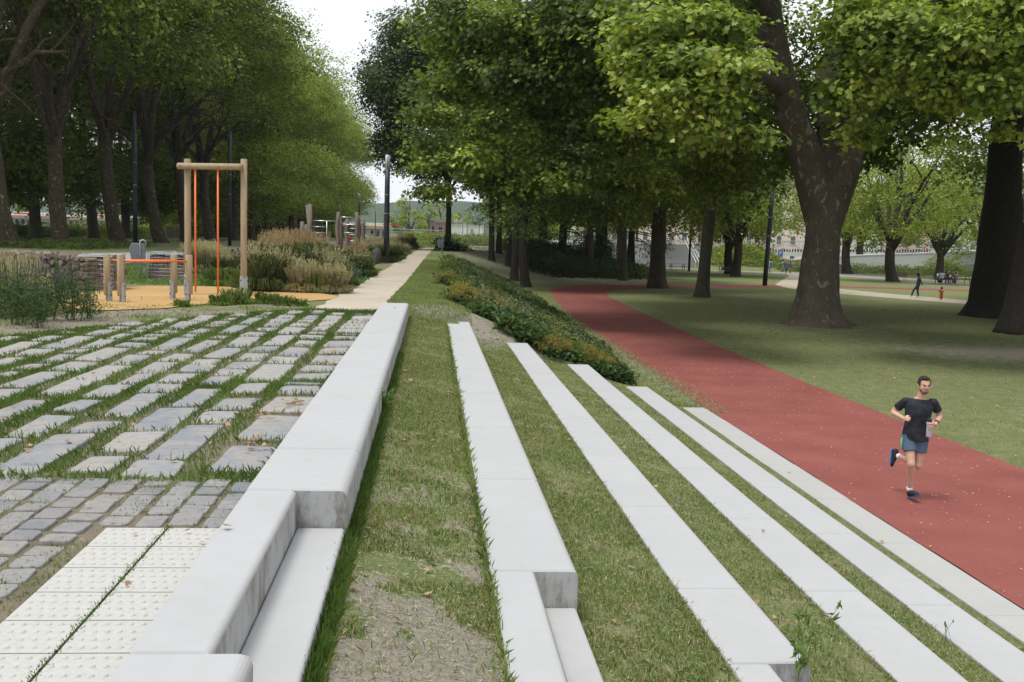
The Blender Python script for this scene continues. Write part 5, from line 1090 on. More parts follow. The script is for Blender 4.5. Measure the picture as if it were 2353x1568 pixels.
# white hall behind the fences
o = thing('white_hall', 'low white windowless hall beyond the fences at the end of the path', 'building', (D(1036, 540, 250)[0], 250, 1.9)); mb = MB(); mb.box((4, 5, 2.0), (8.2, 10, 4.2)); mb.build('wall', 'white_paint', o); mb = MB(); mb.box((4, 5, 4.15), (8.5, 10.3, .15)); mb.build('roof', 'concrete_wall', o)
mb = MB(); mb.box((5.2, -.03, 1.7), (.8, .06, 3.0)); mb.build('door', 'concrete_bridge', o)
o = thing('grey_building', 'grey and brown building left of the white hall, behind the path tree', 'building', (D(1010, 540, 262)[0] - 2, 262, 1.9)); mb = MB(); mb.box((1.5, 4, 2.6), (4.5, 8, 5.2)); mb.build('wall', 'brick', o); mb = MB(); mb.box((1.5, 4, 5.3), (5.0, 8.5, .25)); mb.build('roof', 'asphalt', o)
for k in range(2): mb = MB(); mb.box((.4 + k * 1.8, -.03, 3), (.8, .08, 1.4)); mb.build('window', 'black', o)

# ---- concrete arch bridge over the river on the left
YB = 300.0
def bridge():
    o = thing('river_bridge', 'long pale concrete arch bridge over the river, seen between the avenue trunks', 'bridge', (0, YB, 0)); zt = 5.6; w = 12
    def piece(x0, x1):
        n = 20; poly = [(x1, zt - .9), (x0, zt - .9), (x0, -3.5), (x0 + 2.2, -3.5)]
        for k in range(n + 1): t_ = k / n; xx = x0 + 2.2 + (x1 - x0 - 2.2) * t_; poly.append((xx, -1.6 + 5.4 * math.sin(PI * min(1, max(0, t_))) ** .75))
        return poly
    for k in range(8):
        x0 = -190 + k * 22; mb = MB(); mb.prism(piece(x0, x0 + 22), 0, w, 'y'); mb.build('arch_span', 'concrete_bridge', o)
        for q in range(3):
            for side in (0, 1):
                xx = x0 + (3.4 + q * 1.7 if side == 0 else 21.8 - q * 1.7); hh = (2.4, 1.7, 1.1)[q]; mb = MB(); pl = [(xx - .45, zt - 1.5 - hh), (xx + .45, zt - 1.5 - hh), (xx + .45, zt - 1.7)] + [(xx + .45 * math.cos(a), zt - 1.7 + .4 * math.sin(a)) for a in np.linspace(.3, PI - .3, 6)] + [(xx - .45, zt - 1.7)]; mb.prism(pl, -.05, .2, 'y'); mb.build('spandrel_opening', 'black', o)
    mb = MB(); mb.box((-105, w / 2, zt - .6), (186, w + 1.4, .8)); mb.build('deck', 'concrete_bridge', o)
    mb = MB(); mb.box((-105, -.75, zt - .25), (186, .12, .25)); mb.build('stripe', 'cap_yellow', o)
    mb = MB(); mb.box((-105, -.6, zt + .35), (186, .1, .9)); mb.build('parapet', 'van_white', o)
    mb = MB()
    for k in range(9): mb.box((-180 + k * 21, -.68, zt + .40), (5, .06, .35))
    mb.build('red_band', 'paint_red', o)
    return o
plain('paint_red', (.55, .06, .05), .5); bridge()
# riverside shrubs and far bank greenery
def bush(seed, name, label, cat, w, d, h, mat, dens, size, group=None):
    rs = np.random.RandomState(seed); o = thing(name, label, cat, (0, 0, 0), 0, group); bl = []
    for k in range(int(6 + w * 1.6)):
        r = h * rs.uniform(.32, .5); bl.append(((rs.uniform(-w / 2, w / 2), rs.uniform(-d / 2, d / 2), h * rs.uniform(.2, .68)), (r * 1.3, r * 1.3, r)))
    crown('foliage', rs, bl, mat, o, size, dens, 12, .25, OVAL, thick=.7); mb = MB()
    for k in range(5): mb.tube([(rs.uniform(-w / 3, w / 3), 0, 0), (rs.uniform(-w / 3, w / 3), 0, h * .6)], [.04, .02], 5)
    mb.build('stem', 'bark_dark', o); return o
b1 = bush(801, 'riverside_bush', 'dark bush between the two nearest plane trunks at the left edge', 'bush', 8, 3, 3.2, 'leaf_maple', 1.3, .24, 'bushes on the river bank behind the avenue'); b1.location = (-42, 84, 1.9)
for i, (x, y, s) in enumerate([(-43, 100, 1.0), (-43, 118, 1.0), (-44, 136, 1.2), (-43, 156, 1.25), (-42, 176, 1.3), (-42, 200, 1.3), (-40, 222, 1.4), (-38, 246, 1.5), (-33, 270, 1.6), (-26, 285, 1.6)]): dup(b1, (x, y, 1.7), i * 1.3, f'{ORD[i]} river bank bush behind the avenue trunks, counted away from the viewer', (s, s, s * rr_.uniform(.5, 1.0)))
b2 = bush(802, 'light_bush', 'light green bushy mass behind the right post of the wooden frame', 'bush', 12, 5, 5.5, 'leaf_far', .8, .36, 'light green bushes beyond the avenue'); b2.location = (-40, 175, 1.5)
for i, (x, y, s, lb) in enumerate([(-36, 215, 1.1, 'light green bush glimpsed left of the middle lamp post'), (-30, 255, 1.2, 'light green bush in the distance between the farthest avenue trunks'), (-62, 250, 1.5, 'pale bush below the arch of the river bridge')]): dup(b2, (x, y, 1.2), i, lb, s)
# boat moored on the river
bo = thing('white_boat', 'small white cabin boat moored below the bridge, between avenue trunks', 'boat', (D(232, 551, 170)[0], 170, -2.2)); mb = MB(); mb.prism([(-4, 0), (3.4, 0), (4.6, 1.6), (-4.2, 1.4)], -1.2, 1.2, 'y'); mb.build('hull', 'van_white', bo, bevel=.1); mb = MB(); mb.box((-.5, 0, 2.2), (4.4, 2.0, 1.4)); mb.build('cabin', 'van_white', bo, bevel=.1)
for k in range(4): mb = MB(); mb.box((-2 + k * 1.0, -1.02, 2.35), (.7, .06, .6)); mb.build('window', 'black', bo)
# folding chairs of slats by the alley
for i, (px, lb) in enumerate([(393, 'pair of slatted lounge seats between avenue trunks, the one nearer the litter bin'), (412, 'slatted lounge seat just left of the tall frame, under the trees')]):
    x, y = P(px, 555, 2.0); o = thing('slatted_seat', lb, 'park seat', (x, y, 2.0), .3); mb = MB()
    for k in range(8): mb.box((0, -.3 + k * .1, .45), (.9, .07, .04))
    mb.build('seat', 'wood_grey', o); mb = MB()
    for k in range(8): mb.box((0, .45 + k * .05, .55 + k * .12), (.9, .04, .08))
    mb.build('backrest', 'wood_grey', o)
    for sx in (-.4, .4): mb = MB(); mb.tube([(sx, -.3, 0), (sx, -.3, .45), (sx, .45, .45), (sx, .85, 1.45)], .03, 6); mb.tube([(sx, .4, 0), (sx, .4, .45)], [.03] * 2, 6); mb.build('leg', 'galv', o)

# ---- the lower park: ramp wall, arch bridge, stairs, mound, benches, tables
YW = 137.0
o = thing('ramp_wall', 'long pale board-marked concrete ramp wall rising toward the arch at the right', 'wall', (0, YW, 0)); mb = MB()
wx = [D(px, 600, YW)[0] for px in (1560, 1780, 1890, 2050, 2193)]; wz = [D(px, py, YW)[2] for px, py in ((1560, 603), (1780, 603), (1890, 591.5), (2050, 585), (2193, 581))]
mb.prism([(wx[0], -.3)] + [(wx[-1], -.3)] + [(a, b) for a, b in list(zip(wx, wz))[::-1]], 0, .8, 'y'); mb.build('wall', 'concrete_wall', o); mb = MB()
for a, b, c, d in zip(wx[:-1], wz[:-1], wx[1:], wz[1:]): mb.prism([(a, b), (c, d), (c, d + .12), (a, b + .12)], -.06, .9, 'y')
mb.build('coping', 'white_paint', o)
o = thing('arch_bridge', 'pale concrete bridge with a wide flat arch at the right, behind the picnic group', 'bridge', (0, YW + .01, 0)); mb = MB()
ax = [D(px, 600, YW)[0] for px in (2130, 2190, 2253, 2400, 2520)]; x0 = wx[-1]; xe = 125.0; spr = D(2125, 622, YW)[0]; n = 24
low = [(x0, -.3)] + [(spr, -.3)]
A0, A1 = spr, spr + 28
for k in range(n + 1): t_ = k / n; low.append((A0 + (A1 - A0) * t_, -.3 + 2.35 * math.sin(PI * t_) ** .62))
low += [(A1, -.3), (xe, -.3), (xe, wz[-1] + 1.6), (x0, wz[-1])]
mb.prism(low, 0, 7, 'y'); mb.build('arch', 'concrete_wall', o); mb = MB(); mb.prism([(x0, wz[-1]), (xe, wz[-1] + 1.6), (xe, wz[-1] + 1.85), (x0, wz[-1] + .25)], -.3, 7.3, 'y'); mb.build('deck', 'white_paint', o)
mb = MB(); mb.box(((A0 + A1) / 2, 9, 1), (A1 - A0, .5, 4)); mb.build('back_wall', 'concrete_stair', o)
# footbridge fence with dark teeth, above
YF = 165.0
o = thing('mesh_railing', 'long grey mesh railing with dark teeth along the viaduct behind the lawn', 'railing', (0, YF, 0)); xa_, za_ = D(1420, 578, YF)[0], D(1420, 577, YF)[2]; xb_, zb_ = D(2420, 582, YF)[0], D(2300, 577, YF)[2]; hh = 1.75
def rz_(x): return za_ + (zb_ - za_) * (x - xa_) / (xb_ - xa_)
mb = MB()
k = xa_
while k < xb_: mb.box((k, 0, rz_(k) + hh / 2), (.045, .045, hh)); k += .30
mb.build('bars', 'galv', o); mb = MB(); k = xa_
while k < xb_: mb.box((k, -.05, rz_(k) + .18), (.24, .04, .45 + .12 * math.sin(k * 3))); k += .48
mb.build('teeth', 'black', o); mb = MB()
for z in (0, hh): mb.tube([(xa_, 0, za_ + z), (xb_, 0, zb_ + z)], [.06, .06], 6)
mb.build('rail', 'galv', o); mb = MB(); k = xa_; up_ = True
while k < xb_ - 4: mb.tube([(k, .1, rz_(k) + (0 if up_ else hh)), (k + 3.2, .1, rz_(k + 3.2) + (hh if up_ else 0))], [.05, .05], 5); k += 3.2; up_ = not up_
mb.build('brace', 'galv', o)
mb = MB(); mb.prism([(xa_, za_ - .05), (xb_, zb_ - .05), (xb_, zb_ - .75), (xa_, za_ - .75)], -.2, 5, 'y'); v_ = mb.build('deck', 'concrete_wall', o)
for k in range(9): q = xa_ + 5 + k * 10; mb = MB(); mb.tube([(q, 2, -.2), (q, 2, rz_(q) - .7)], [.35, .35], 10); mb.build('pier', 'concrete_wall', o)
# concrete stairs
x0, _, _ = D(1527, 612, 133); x1, _, _ = D(1638, 612, 133); o = thing('concrete_stairs', 'wide grey concrete stairs with white handrails, behind the knobbly trunk', 'stairs', (x0, 131, 0)); ns = 18; wdt = x1 - x0
pr = [(0, -.2)]
for k in range(ns): pr += [(k * .38, (k + 1) * .175), ((k + 1) * .38, (k + 1) * .175)]
pr += [(ns * .38, -.2)]; mb = MB(); mb.add([(0, a, b) for a, b in pr] + [(wdt, a, b) for a, b in pr], [tuple(range(len(pr))), tuple(range(len(pr), 2 * len(pr)))[::-1]] + [(i, (i + 1) % len(pr), len(pr) + (i + 1) % len(pr), len(pr) + i) for i in range(len(pr))]); mb.build('steps', 'concrete_stair', o)
mb = MB(); mb.add([(wdt + e, a, b) for e in (0, .3) for a, b in [(-.6, -.2), (-.6, .1), (ns * .38, ns * .175 + .15), (ns * .38, -.2)]], [(0, 1, 2, 3), (7, 6, 5, 4), (0, 4, 5, 1), (1, 5, 6, 2), (2, 6, 7, 3), (3, 7, 4, 0)]); mb.build('side_wall', 'concrete_wall', o)
for q in (.30, .36, .42):
    X = wdt * (q + .26); mb = MB(); mb.tube([(X, -.2, .9), (X, ns * .38 * .48, ns * .175 * .48 + .95), (X, ns * .38 * .56, ns * .175 * .48 + 1.0), (X, ns * .38, ns * .175 + .95)], .04, 6)
    for t_ in (.02, .3, .6, .95): mb.tube([(X, ns * .38 * t_, ns * .175 * t_ - .1), (X, ns * .38 * t_, ns * .175 * t_ + .95)], [.03] * 2, 6)
    mb.build('handrail', 'white_paint', o)
o = thing('stair_landing', 'pale raised terrace at the head of the concrete stairs', 'terrace', (x0 - 14, 131 + ns * .38, 0)); mb = MB(); mb.box(((wdt + 16) / 2, 8, ns * .175 / 2 - .1), (wdt + 16, 16, ns * .175 + .1)); mb.build('slab', 'concrete_wall', o)
# ivy mound: leaves over the raised ground
rs = np.random.RandomState(91); n = 5200; a = rs.uniform(0, 6.28, n); q = np.sqrt(rs.uniform(0, 1, n)) * 1.05; x = 42 + np.cos(a) * q * 6.0; y = 134 + np.sin(a) * q * 5.0; z = gz(x, y)
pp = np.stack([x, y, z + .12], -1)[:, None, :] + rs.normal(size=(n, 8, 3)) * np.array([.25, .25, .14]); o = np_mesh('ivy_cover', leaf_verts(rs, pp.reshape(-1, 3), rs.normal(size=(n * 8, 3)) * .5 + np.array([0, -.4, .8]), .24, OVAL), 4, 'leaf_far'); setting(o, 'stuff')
# low hedge and meadow strips
def strip(name, n, x0, x1, y0, y1, h, mat, size, seed, zf=None, shape=NARROW):
    r = np.random.RandomState(seed); x = r.uniform(x0, x1, n); y = r.uniform(y0, y1, n); z = gz(x, y) if zf is None else np.full(n, zf); pp = np.stack([x, y, z], -1)[:, None, :] + np.stack([r.normal(size=(n, 8)) * .22, r.normal(size=(n, 8)) * .22, r.uniform(0, 1, (n, 8)) * (h * (.5 + vnoise(x, y, .6, seed)))[:, None]], -1)
    return setting(np_mesh(name, leaf_verts(r, pp.reshape(-1, 3), r.normal(size=(n * 8, 3)) + np.array([0, -.3, .5]), size, shape), 4, mat), 'stuff')
strip('meadow_strip', 2600, 44, 130, 128, 136, 1.0, 'grass_blade', .40, 3); strip('meadow_strip', 1200, 44, 120, 130, 136, 1.2, 'straw', .3, 4)
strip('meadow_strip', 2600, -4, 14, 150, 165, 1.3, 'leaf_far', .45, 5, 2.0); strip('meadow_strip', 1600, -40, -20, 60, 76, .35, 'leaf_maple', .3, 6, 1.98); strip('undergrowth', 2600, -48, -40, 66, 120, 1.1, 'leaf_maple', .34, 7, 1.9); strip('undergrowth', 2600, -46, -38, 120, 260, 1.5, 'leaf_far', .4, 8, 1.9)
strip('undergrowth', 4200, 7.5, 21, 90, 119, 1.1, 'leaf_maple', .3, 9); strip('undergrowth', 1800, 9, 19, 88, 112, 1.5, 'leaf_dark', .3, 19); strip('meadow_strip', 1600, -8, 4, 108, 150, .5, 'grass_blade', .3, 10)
hd = bush(803, 'green_hedge', 'sunlit green hedge behind the black park bench', 'hedge', 17, 3, 3.0, 'leaf_far', 1.2, .28); hd.location = (26, 140, 0)
hd2 = bush(804, 'dark_shrubs', 'dark shrubs on the shaded mound behind the slender trunks', 'bush', 12, 5, 2.6, 'leaf_maple', 1.2, .26); hd2.location = (13, 108, .8)
hb3 = bush(805, 'leafy_bush', 'small leafy bush around the foot of the path tree', 'bush', 2.6, 1.6, 1.6, 'leaf_dark', 2.5, .22); hb3.location = (1.7, 95.6, 1.95)
hb4 = bush(806, 'pale_bush', 'pale shrub in front of the arch, behind the picnic group', 'bush', 4, 2, 3.4, 'leaf_far', .8, .2); hb4.location = (D(2170, 620, 130)[0], 130, 0)
# benches and picnic tables
def bench(x, y, z, rz, lb, mat='wood_grey', leg='black'):
    o = thing('park_bench', lb, 'bench', (x, y, z), rz, 'park benches on the lower lawn'); mb = MB()
    for k in range(4): mb.box((0, -.2 + k * .13, .45), (1.8, .11, .04))
    mb.build('seat', mat, o, bevel=.005); mb = MB()
    for k in range(3): mb.box((0, .28 + k * .03, .60 + k * .14), (1.8, .04, .12))
    mb.build('backrest', mat, o, bevel=.005)
    for sx in (-.8, .8): mb = MB(); mb.tube([(sx, -.22, 0), (sx, -.22, .43), (sx, .24, .43), (sx, .36, .95)], .025, 6); mb.tube([(sx, .24, 0), (sx, .24, .43)], [.025] * 2, 6); mb.build('leg', leg, o)
    return o
plain('bench_brown', (.10, .055, .035), .6)
x, y = P(1463, 611, 0); bench(x, y, 0, 0, 'black bench with its back to the hedge, left of the thick plane', 'black'); x, y = P(2033, 638, 0); bench(x, y, 0, .1, 'brown slatted bench left of the trunk near the man in navy', 'bench_brown', 'galv')
x, y = P(2040, 645, 0); bench(x + .6, y - 1, 0, -.9, 'grey bench seen end-on, tucked against a dark trunk', 'wood_grey', 'galv'); x, y = P(1668, 633, 0); bench(x, y, 0, -1.0, 'grey slatted bench turned sideways near the bent slim trunk', 'wood_grey', 'galv')
def table(x, y, z, rz, lb, top='wood_grey'):
    o = thing('picnic_table', lb, 'picnic table', (x, y, z), rz, 'picnic tables on the lower lawn'); mb = MB()
    for k in range(5): mb.box((0, -.3 + k * .15, .74), (2.2, .135, .045))
    mb.build('table_top', top, o)
    for sy in (-.68, .68): mb = MB(); mb.box((0, sy - .07, .44), (2.2, .13, .045)); mb.box((0, sy + .07, .44), (2.2, .13, .045)); mb.build('seat', top, o)
    for sx in (-.8, .8): mb = MB(); mb.tube([(sx, -.3, .72), (sx, -.55, 0)], [.04] * 2, 6); mb.tube([(sx, .3, .72), (sx, .55, 0)], [.04] * 2, 6); mb.box((sx, 0, .40), (.05, 1.5, .07)); mb.build('leg', 'bark_dark', o)
    return o
x, y = P(1556, 620, 0); table(x, y, 0, 0, 'dark picnic table left of the knobbly trunk'); x, y = P(1600, 617, 0); table(x + .5, y + 4, 0, .8, 'light wooden picnic table at the foot of the concrete stairs', 'wood_new'); x, y = P(1680, 622, 0); table(x - .6, y, 0, .1, 'green grey picnic table behind the bent slim trunk')
TBX, TBY = P(2180, 653, 0); table(TBX - .4, TBY, 0, 0, 'picnic table with five people sitting round it'); x, y = P(2206, 651, 0); table(x, y, 0, .05, 'empty picnic table right beside the seated group', 'bench_brown')
x, y = P(1632, 615, 0); litter_bin(x, y + 2, 0, 1.5, 'grey litter bin at the foot of the ivy mound', 1.4)
# kerb stones along the gravel path
# buildings across the valley
plain('render_pink', (.74, .60, .54), .8, var=.08, sc=.3); plain('render_cream', (.70, .66, .56), .8, var=.08, sc=.3); plain('render_white', (.66, .65, .63), .8, var=.06, sc=.3); plain('roof_slate', (.12, .13, .15), .7); plain('window_glass', (.10, .12, .14), .2, .5); plain('brick_red', (.62, .42, .35), .85, var=.1, sc=.4)  # render and brick colours paled, so distance haze is painted into the walls
def town_house(x, y, w, h, mat, lb, seed, fl=3.1):
    r = random.Random(seed); o = thing('town_house', lb, 'building', (x, y, -.5), 0, 'town houses beyond the viaduct'); mb = MB(); mb.box((w / 2, 6, h / 2), (w, 12, h)); mb.build('wall', mat, o)
    mb = MB(); mb.prism([(-.4, h), (12.4, h), (9, h + 3), (3, h + 3)], -.3, w + .3, 'x'); rf = mb.build('roof', 'roof_slate', o); mb = MB(); mb.box((w * .7, 7, h + 3.2), (1.2, .9, 1.6)); mb.build('chimney', 'brick_red', rf)
    mb = MB(); mb.box((w / 2, -.08, h - .2), (w + .4, .3, .35)); mb.build('cornice', 'render_white', o); nf = int(h / fl); nw = max(2, int(w / 2.6))
    for f in range(nf):
        for k in range(nw):
            cx_ = (k + .5) * w / nw; cz_ = f * fl + 1.9; mb = MB(); mb.box((cx_, -.05, cz_), (1.25, .14, 1.9)); wf = mb.build('window', 'render_white', o); mb = MB(); mb.box((cx_, -.13, cz_), (.95, .06, 1.6)); mb.build('pane', 'window_glass', wf)
    return o
hx = 30
for i, (w, h, m, lb) in enumerate([(12, 13, 'render_white', 'white town house with slate roof behind the concrete stairs'), (11, 15, 'render_pink', 'salmon pink town house behind the black askew lamp post, left one'), (13, 12, 'brick_red', 'red brick town house behind the askew lamp post, right of the salmon one'), (12, 16, 'render_pink', 'pink town house partly hidden by the giant plane trunk'), (14, 12, 'render_cream', 'cream town house right of the giant plane trunk'), (12, 14, 'brick_red', 'brick town house above the white ramp wall'), (14, 15, 'render_white', 'pale tall town house above the picnic group'), (14, 12, 'render_pink', 'pink town house near the right edge, above the arch'), (16, 14, 'render_cream', 'cream town house behind the dark trunks at the right edge')]): town_house(hx, 205, w, h, m, lb, i); hx += w + .6
# cars parked below the railing
plain('car_silver', (.45, .46, .48), .35, .6, .3); plain('car_blue', (.06, .12, .28), .35, .6); plain('tyre', (.02, .02, .02), .8); plain('sign_blue', (.04, .16, .55), .5)
def car(x, y, mat, lb, L=4.2):
    o = thing('parked_car', lb, 'car', (x, y, 0), 0, 'cars parked beyond the lawn'); mb = MB(); mb.prism([(-L / 2, .35), (L / 2, .35), (L / 2, .8), (L * .32, .95), (L * .18, 1.42), (-L * .3, 1.45), (-L * .46, 1.0), (-L / 2, .9)], -.85, .85, 'y'); mb.build('body', mat, o, bevel=.08)
    mb = MB(); mb.prism([(L * .27, .98), (L * .155, 1.34), (-L * .28, 1.37), (-L * .4, 1.0)], -.87, .87, 'y'); mb.build('window', 'window_glass', o)
    for sx in (-L * .3, L * .3):
        for sy in (-.8, .8): mb = MB(); mb.tube([(sx, sy - .1, .32), (sx, sy + .1, .32)], [.32, .32], 14); mb.build('wheel', 'tyre', o)
    return o
for i, (px, m, lb) in enumerate([(1700, 'car_silver', 'silver car parked below the railing, left of the lamp post'), (1800, 'van_white', 'white car parked beyond the walkers'), (1945, 'car_silver', 'grey car glimpsed right of the giant plane trunk')]): x, _, _ = D(px, 600, 152); car(x, 152, m, lb)
o = thing('parking_sign', 'blue square parking sign with a white letter behind the walkers', 'sign', (D(1793, 585, 150)[0], 150, 0)); mb = MB(); mb.tube([(0, 0, 0), (0, 0, 2.6)], [.04] * 2, 6); mb.build('pole', 'galv', o); mb = MB(); mb.box((0, -.05, 2.2), (.75, .04, 1.0)); pn = mb.build('panel', 'sign_blue', o)
cu = bpy.data.curves.new('letter', 'FONT'); cu.body = 'P'; cu.size = .8; cu.align_x = 'CENTER'; cu.align_y = 'CENTER'; cu.extrude = .005; lq = bpy.data.objects.new('tmp_letter', cu); COL.objects.link(lq); ml = bpy.data.meshes.new_from_object(lq.evaluated_get(bpy.context.evaluated_depsgraph_get())); bpy.data.objects.remove(lq); ml.materials.clear(); ml.materials.append(MT['white_paint']); lt = bpy.data.objects.new('lettering', ml); COL.objects.link(lt); lt.parent = pn; lt.location = (0, -.08, 2.2); lt.rotation_euler = (PI / 2, 0, 0)
# far bank, hill and the town on it
def hill(name, cx, cy_, rx, ry, h, mat, seed):
    n = 60; gx2, gy2 = np.meshgrid(np.linspace(-1, 1, n), np.linspace(-1, 1, 24)); r = np.sqrt(gx2 ** 2 + gy2 ** 2); z = h * np.clip(1 - r ** 2, 0, 1) ** .8 * (1 + .22 * (vnoise(gx2 * 6 + 9, gy2 * 3 + 9, 1, seed) - .5)) + (vnoise(gx2 * 60 + 70, gy2 * 20 + 70, 1, seed) - .5) * h * .07 - 2; V = np.stack([cx + gx2 * rx, cy_ + gy2 * ry, z], -1).reshape(-1, 3); i, j = np.meshgrid(np.arange(n - 1), np.arange(23)); a = (j * n + i).ravel(); return setting(idx_mesh(name, V, np.stack([a, a + 1, a + n + 1, a + n], 1), mat))
t = NT('forest_hill'); f = t.noise(.06, 6, None, .75); k = t.mix(t.rng(f, .3, .7), (.025, .045, .018), (.075, .11, .04)); t.col(k, 1, .05); t.bump(f, 1, 6); MT['forest_hill'] = t.m
hill('hills', 60, 2300, 700, 500, 75, 'forest_hill', 3); hill('hills', 1500, 2600, 1100, 600, 75, 'forest_hill', 4); hill('hills', -1300, 2400, 1100, 500, 60, 'forest_hill', 5)
rs = np.random.RandomState(4)
for k in range(16):
    x, y, z = D(1012 + rs.uniform(0, 62), rs.uniform(512, 530), 1750 + rs.uniform(-60, 60)); s = rs.uniform(6, 10); o = thing('distant_house', 'tiny pale house scattered on the far wooded hill', 'house', (x, y, z), rs.uniform(-.4, .4), 'tiny houses on the far hill'); mb = MB(); mb.box((0, 0, s * .0), (s, s, s * 1.2)); mb.build('wall', ['render_white', 'render_cream', 'render_pink'][k % 3], o); mb = MB(); mb.prism([(-s / 2 - .5, s * .6), (s / 2 + .5, s * .6), (0, s * 1.05)], -s / 2, s / 2, 'y'); mb.build('roof', 'brick_red' if k % 2 else 'roof_slate', o)
# tree belt across the far river bank
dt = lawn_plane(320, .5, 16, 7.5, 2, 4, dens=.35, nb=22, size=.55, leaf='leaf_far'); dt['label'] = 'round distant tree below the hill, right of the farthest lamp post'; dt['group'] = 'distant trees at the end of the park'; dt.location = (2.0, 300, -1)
dt.name = 'distant_tree'
k = 0
for x, y, s, lb in [(16, 190, 1.25, 'bright light green tree right of the white hall'), (22, 200, 1.4, 'pale green tree above the white hall, behind the dark trunk'), (9, 330, .8, 'far green tree left of the hill'), (-8, 360, 1.1, 'distant tree above the farthest site fence'), (30, 230, 1.3, 'far light tree glimpsed right of the hall'), (135, 260, 1.8, 'far tree at the right, behind the town houses')]: dup(dt, (x, y, -.5 if x > 12 else 0), x, lb, s)
fb = random.Random(5)
for i in range(13): dup(dt, (-78 - fb.uniform(0, 130), 330 + fb.uniform(0, 60), -2), i, f'{ORD[i]} tree behind the parapet of the river bridge', fb.uniform(.8, 1.2))
# ---------------------------------------------------------------- people
def limb(mb, pts, rad, n=12, ref=None): mb.tube([V3(p) for p in pts], list(rad), n, True, ref=ref)
def lerp(a, b, t): return V3(a) * (1 - t) + V3(b) * t
def hand(mb, w, d, nrm, s=1.0, curl=.5, side=1):
    """palm, four unequal curled fingers and a thumb; w wrist, d pointing direction, nrm palm normal"""
    d = V3(d).normalized(); nrm = V3(nrm); nrm = (nrm - d * nrm.dot(d)).normalized(); x = d.cross(nrm) * side
    limb(mb, [V3(w), V3(w) + d * .045 * s, V3(w) + d * .09 * s], [(.026 * s, .019 * s), (.040 * s, .016 * s), (.038 * s, .013 * s)], 10, ref=x)
    for k, L in enumerate((.068, .078, .072, .056)):
        p = V3(w) + d * .085 * s + x * (.029 - .0195 * k) * s; a = curl; q = [p]; dd = d.copy()
        for j, f in enumerate((.45, .32, .23)):
            a_ = curl * (.8, 1.2, 1.0)[j]; dd = (Matrix.Rotation(-a_, 3, x) @ dd) if side == 1 else (Matrix.Rotation(a_, 3, x) @ dd); q.append(q[-1] + dd * L * f * s)
        # make sure the fingers fold towards the palm side
        if (q[-1] - p).dot(nrm) < 0: q = [p] + [p + (v - p) - nrm * 2 * (v - p).dot(nrm) for v in q[1:]]
        limb(mb, q, [.0095 * s, .009 * s, .0085 * s, .007 * s], 7)
    t0 = V3(w) + d * .03 * s + x * .034 * s; limb(mb, [t0, t0 + d * .022 * s + x * .018 * s + nrm * .012 * s, t0 + d * .05 * s + x * .014 * s + nrm * .026 * s], [.011 * s, .0105 * s, .0085 * s], 7)
def head(mb, c, f, up, s=1.0):
    """skull, jaw, nose, ears; c centre, f facing, up"""
    f = V3(f).normalized(); up = V3(up); up = (up - f * up.dot(f)).normalized(); r = f.cross(up); M = Matrix((r, f, up)).transposed()
    e = lambda p, q, a=14, b=10: mb.ell(V3(c) + M @ (Vector(p) * s), Vector(q) * s, a, b, M)
    e((0, -.012, .035), (.076, .094, .086)); e((0, .012, -.02), (.066, .078, .085)); e((0, .036, -.075), (.045, .042, .038)); e((0, .03, -.05), (.056, .055, .05))
    e((0, .098, -.012), (.011, .018, .013), 8, 6); e((0, .088, .012), (.008, .012, .026), 8, 6); e((0, .082, .028), (.05, .014, .012), 10, 6); e((0, .074, -.056), (.022, .016, .011), 8, 6)
    for q in (-1, 1): e((q * .076, -.012, -.005), (.012, .022, .032), 8, 6); e((q * .038, .062, -.022), (.022, .018, .02), 8, 6)
    return M
def shoe_at(parent, ank, heel, toe, s, up_m, sole_m, name='shoe'):
    """shoe with sole; from heel to toe, upper rising to the ankle"""
    h, t = V3(heel), V3(toe); f = (t - h).normalized(); a = V3(ank); u = (a - h); u = (u - f * u.dot(f)); u = u.normalized() if u.length > 1e-4 else V3(0, 0, 1); x = f.cross(u); L = (t - h).length
    mb = MB(); rings = [(0, .026, .030, .034), (.08, .034, .046, .046), (.3, .038, .048, .050), (.55, .042, .036, .038), (.8, .043, .026, .028), (.96, .034, .018, .022), (1, .02, .012, .018)]
    mb.tube([h + f * L * q + u * (c_ + .008) for q, w, hh, c_ in rings], [(w * s, hh * s) for q, w, hh, c_ in rings], 12, True, ref=x); mb.tube([h + f * L * .16 + u * .05 * s, h + f * L * .17 + u * .095 * s], [(.036 * s, .042 * s), (.034 * s, .04 * s)], 10, True, ref=x)
    o = mb.build(name, up_m, parent, smooth=True); mb = MB(); pr = [(0, .026), (.06, .036), (.3, .038), (.55, .043), (.8, .045), (.95, .036), (1.02, .018)]
    pl = [(q, w) for q, w in pr] + [(q, -w) for q, w in pr[::-1]]; n = len(pl); vs = [h + f * L * q + x * w * s + u * (.0 + (.012 if q > .9 else 0)) for q, w in pl] + [h + f * L * q + x * w * s * 1.0 + u * .019 * s for q, w in pl]
    mb.add(vs, [tuple(range(n)), tuple(range(n, 2 * n))[::-1]] + [(i, (i + 1) % n, n + (i + 1) % n, n + i) for i in range(n)]); mb.build('sole', sole_m, o); return o
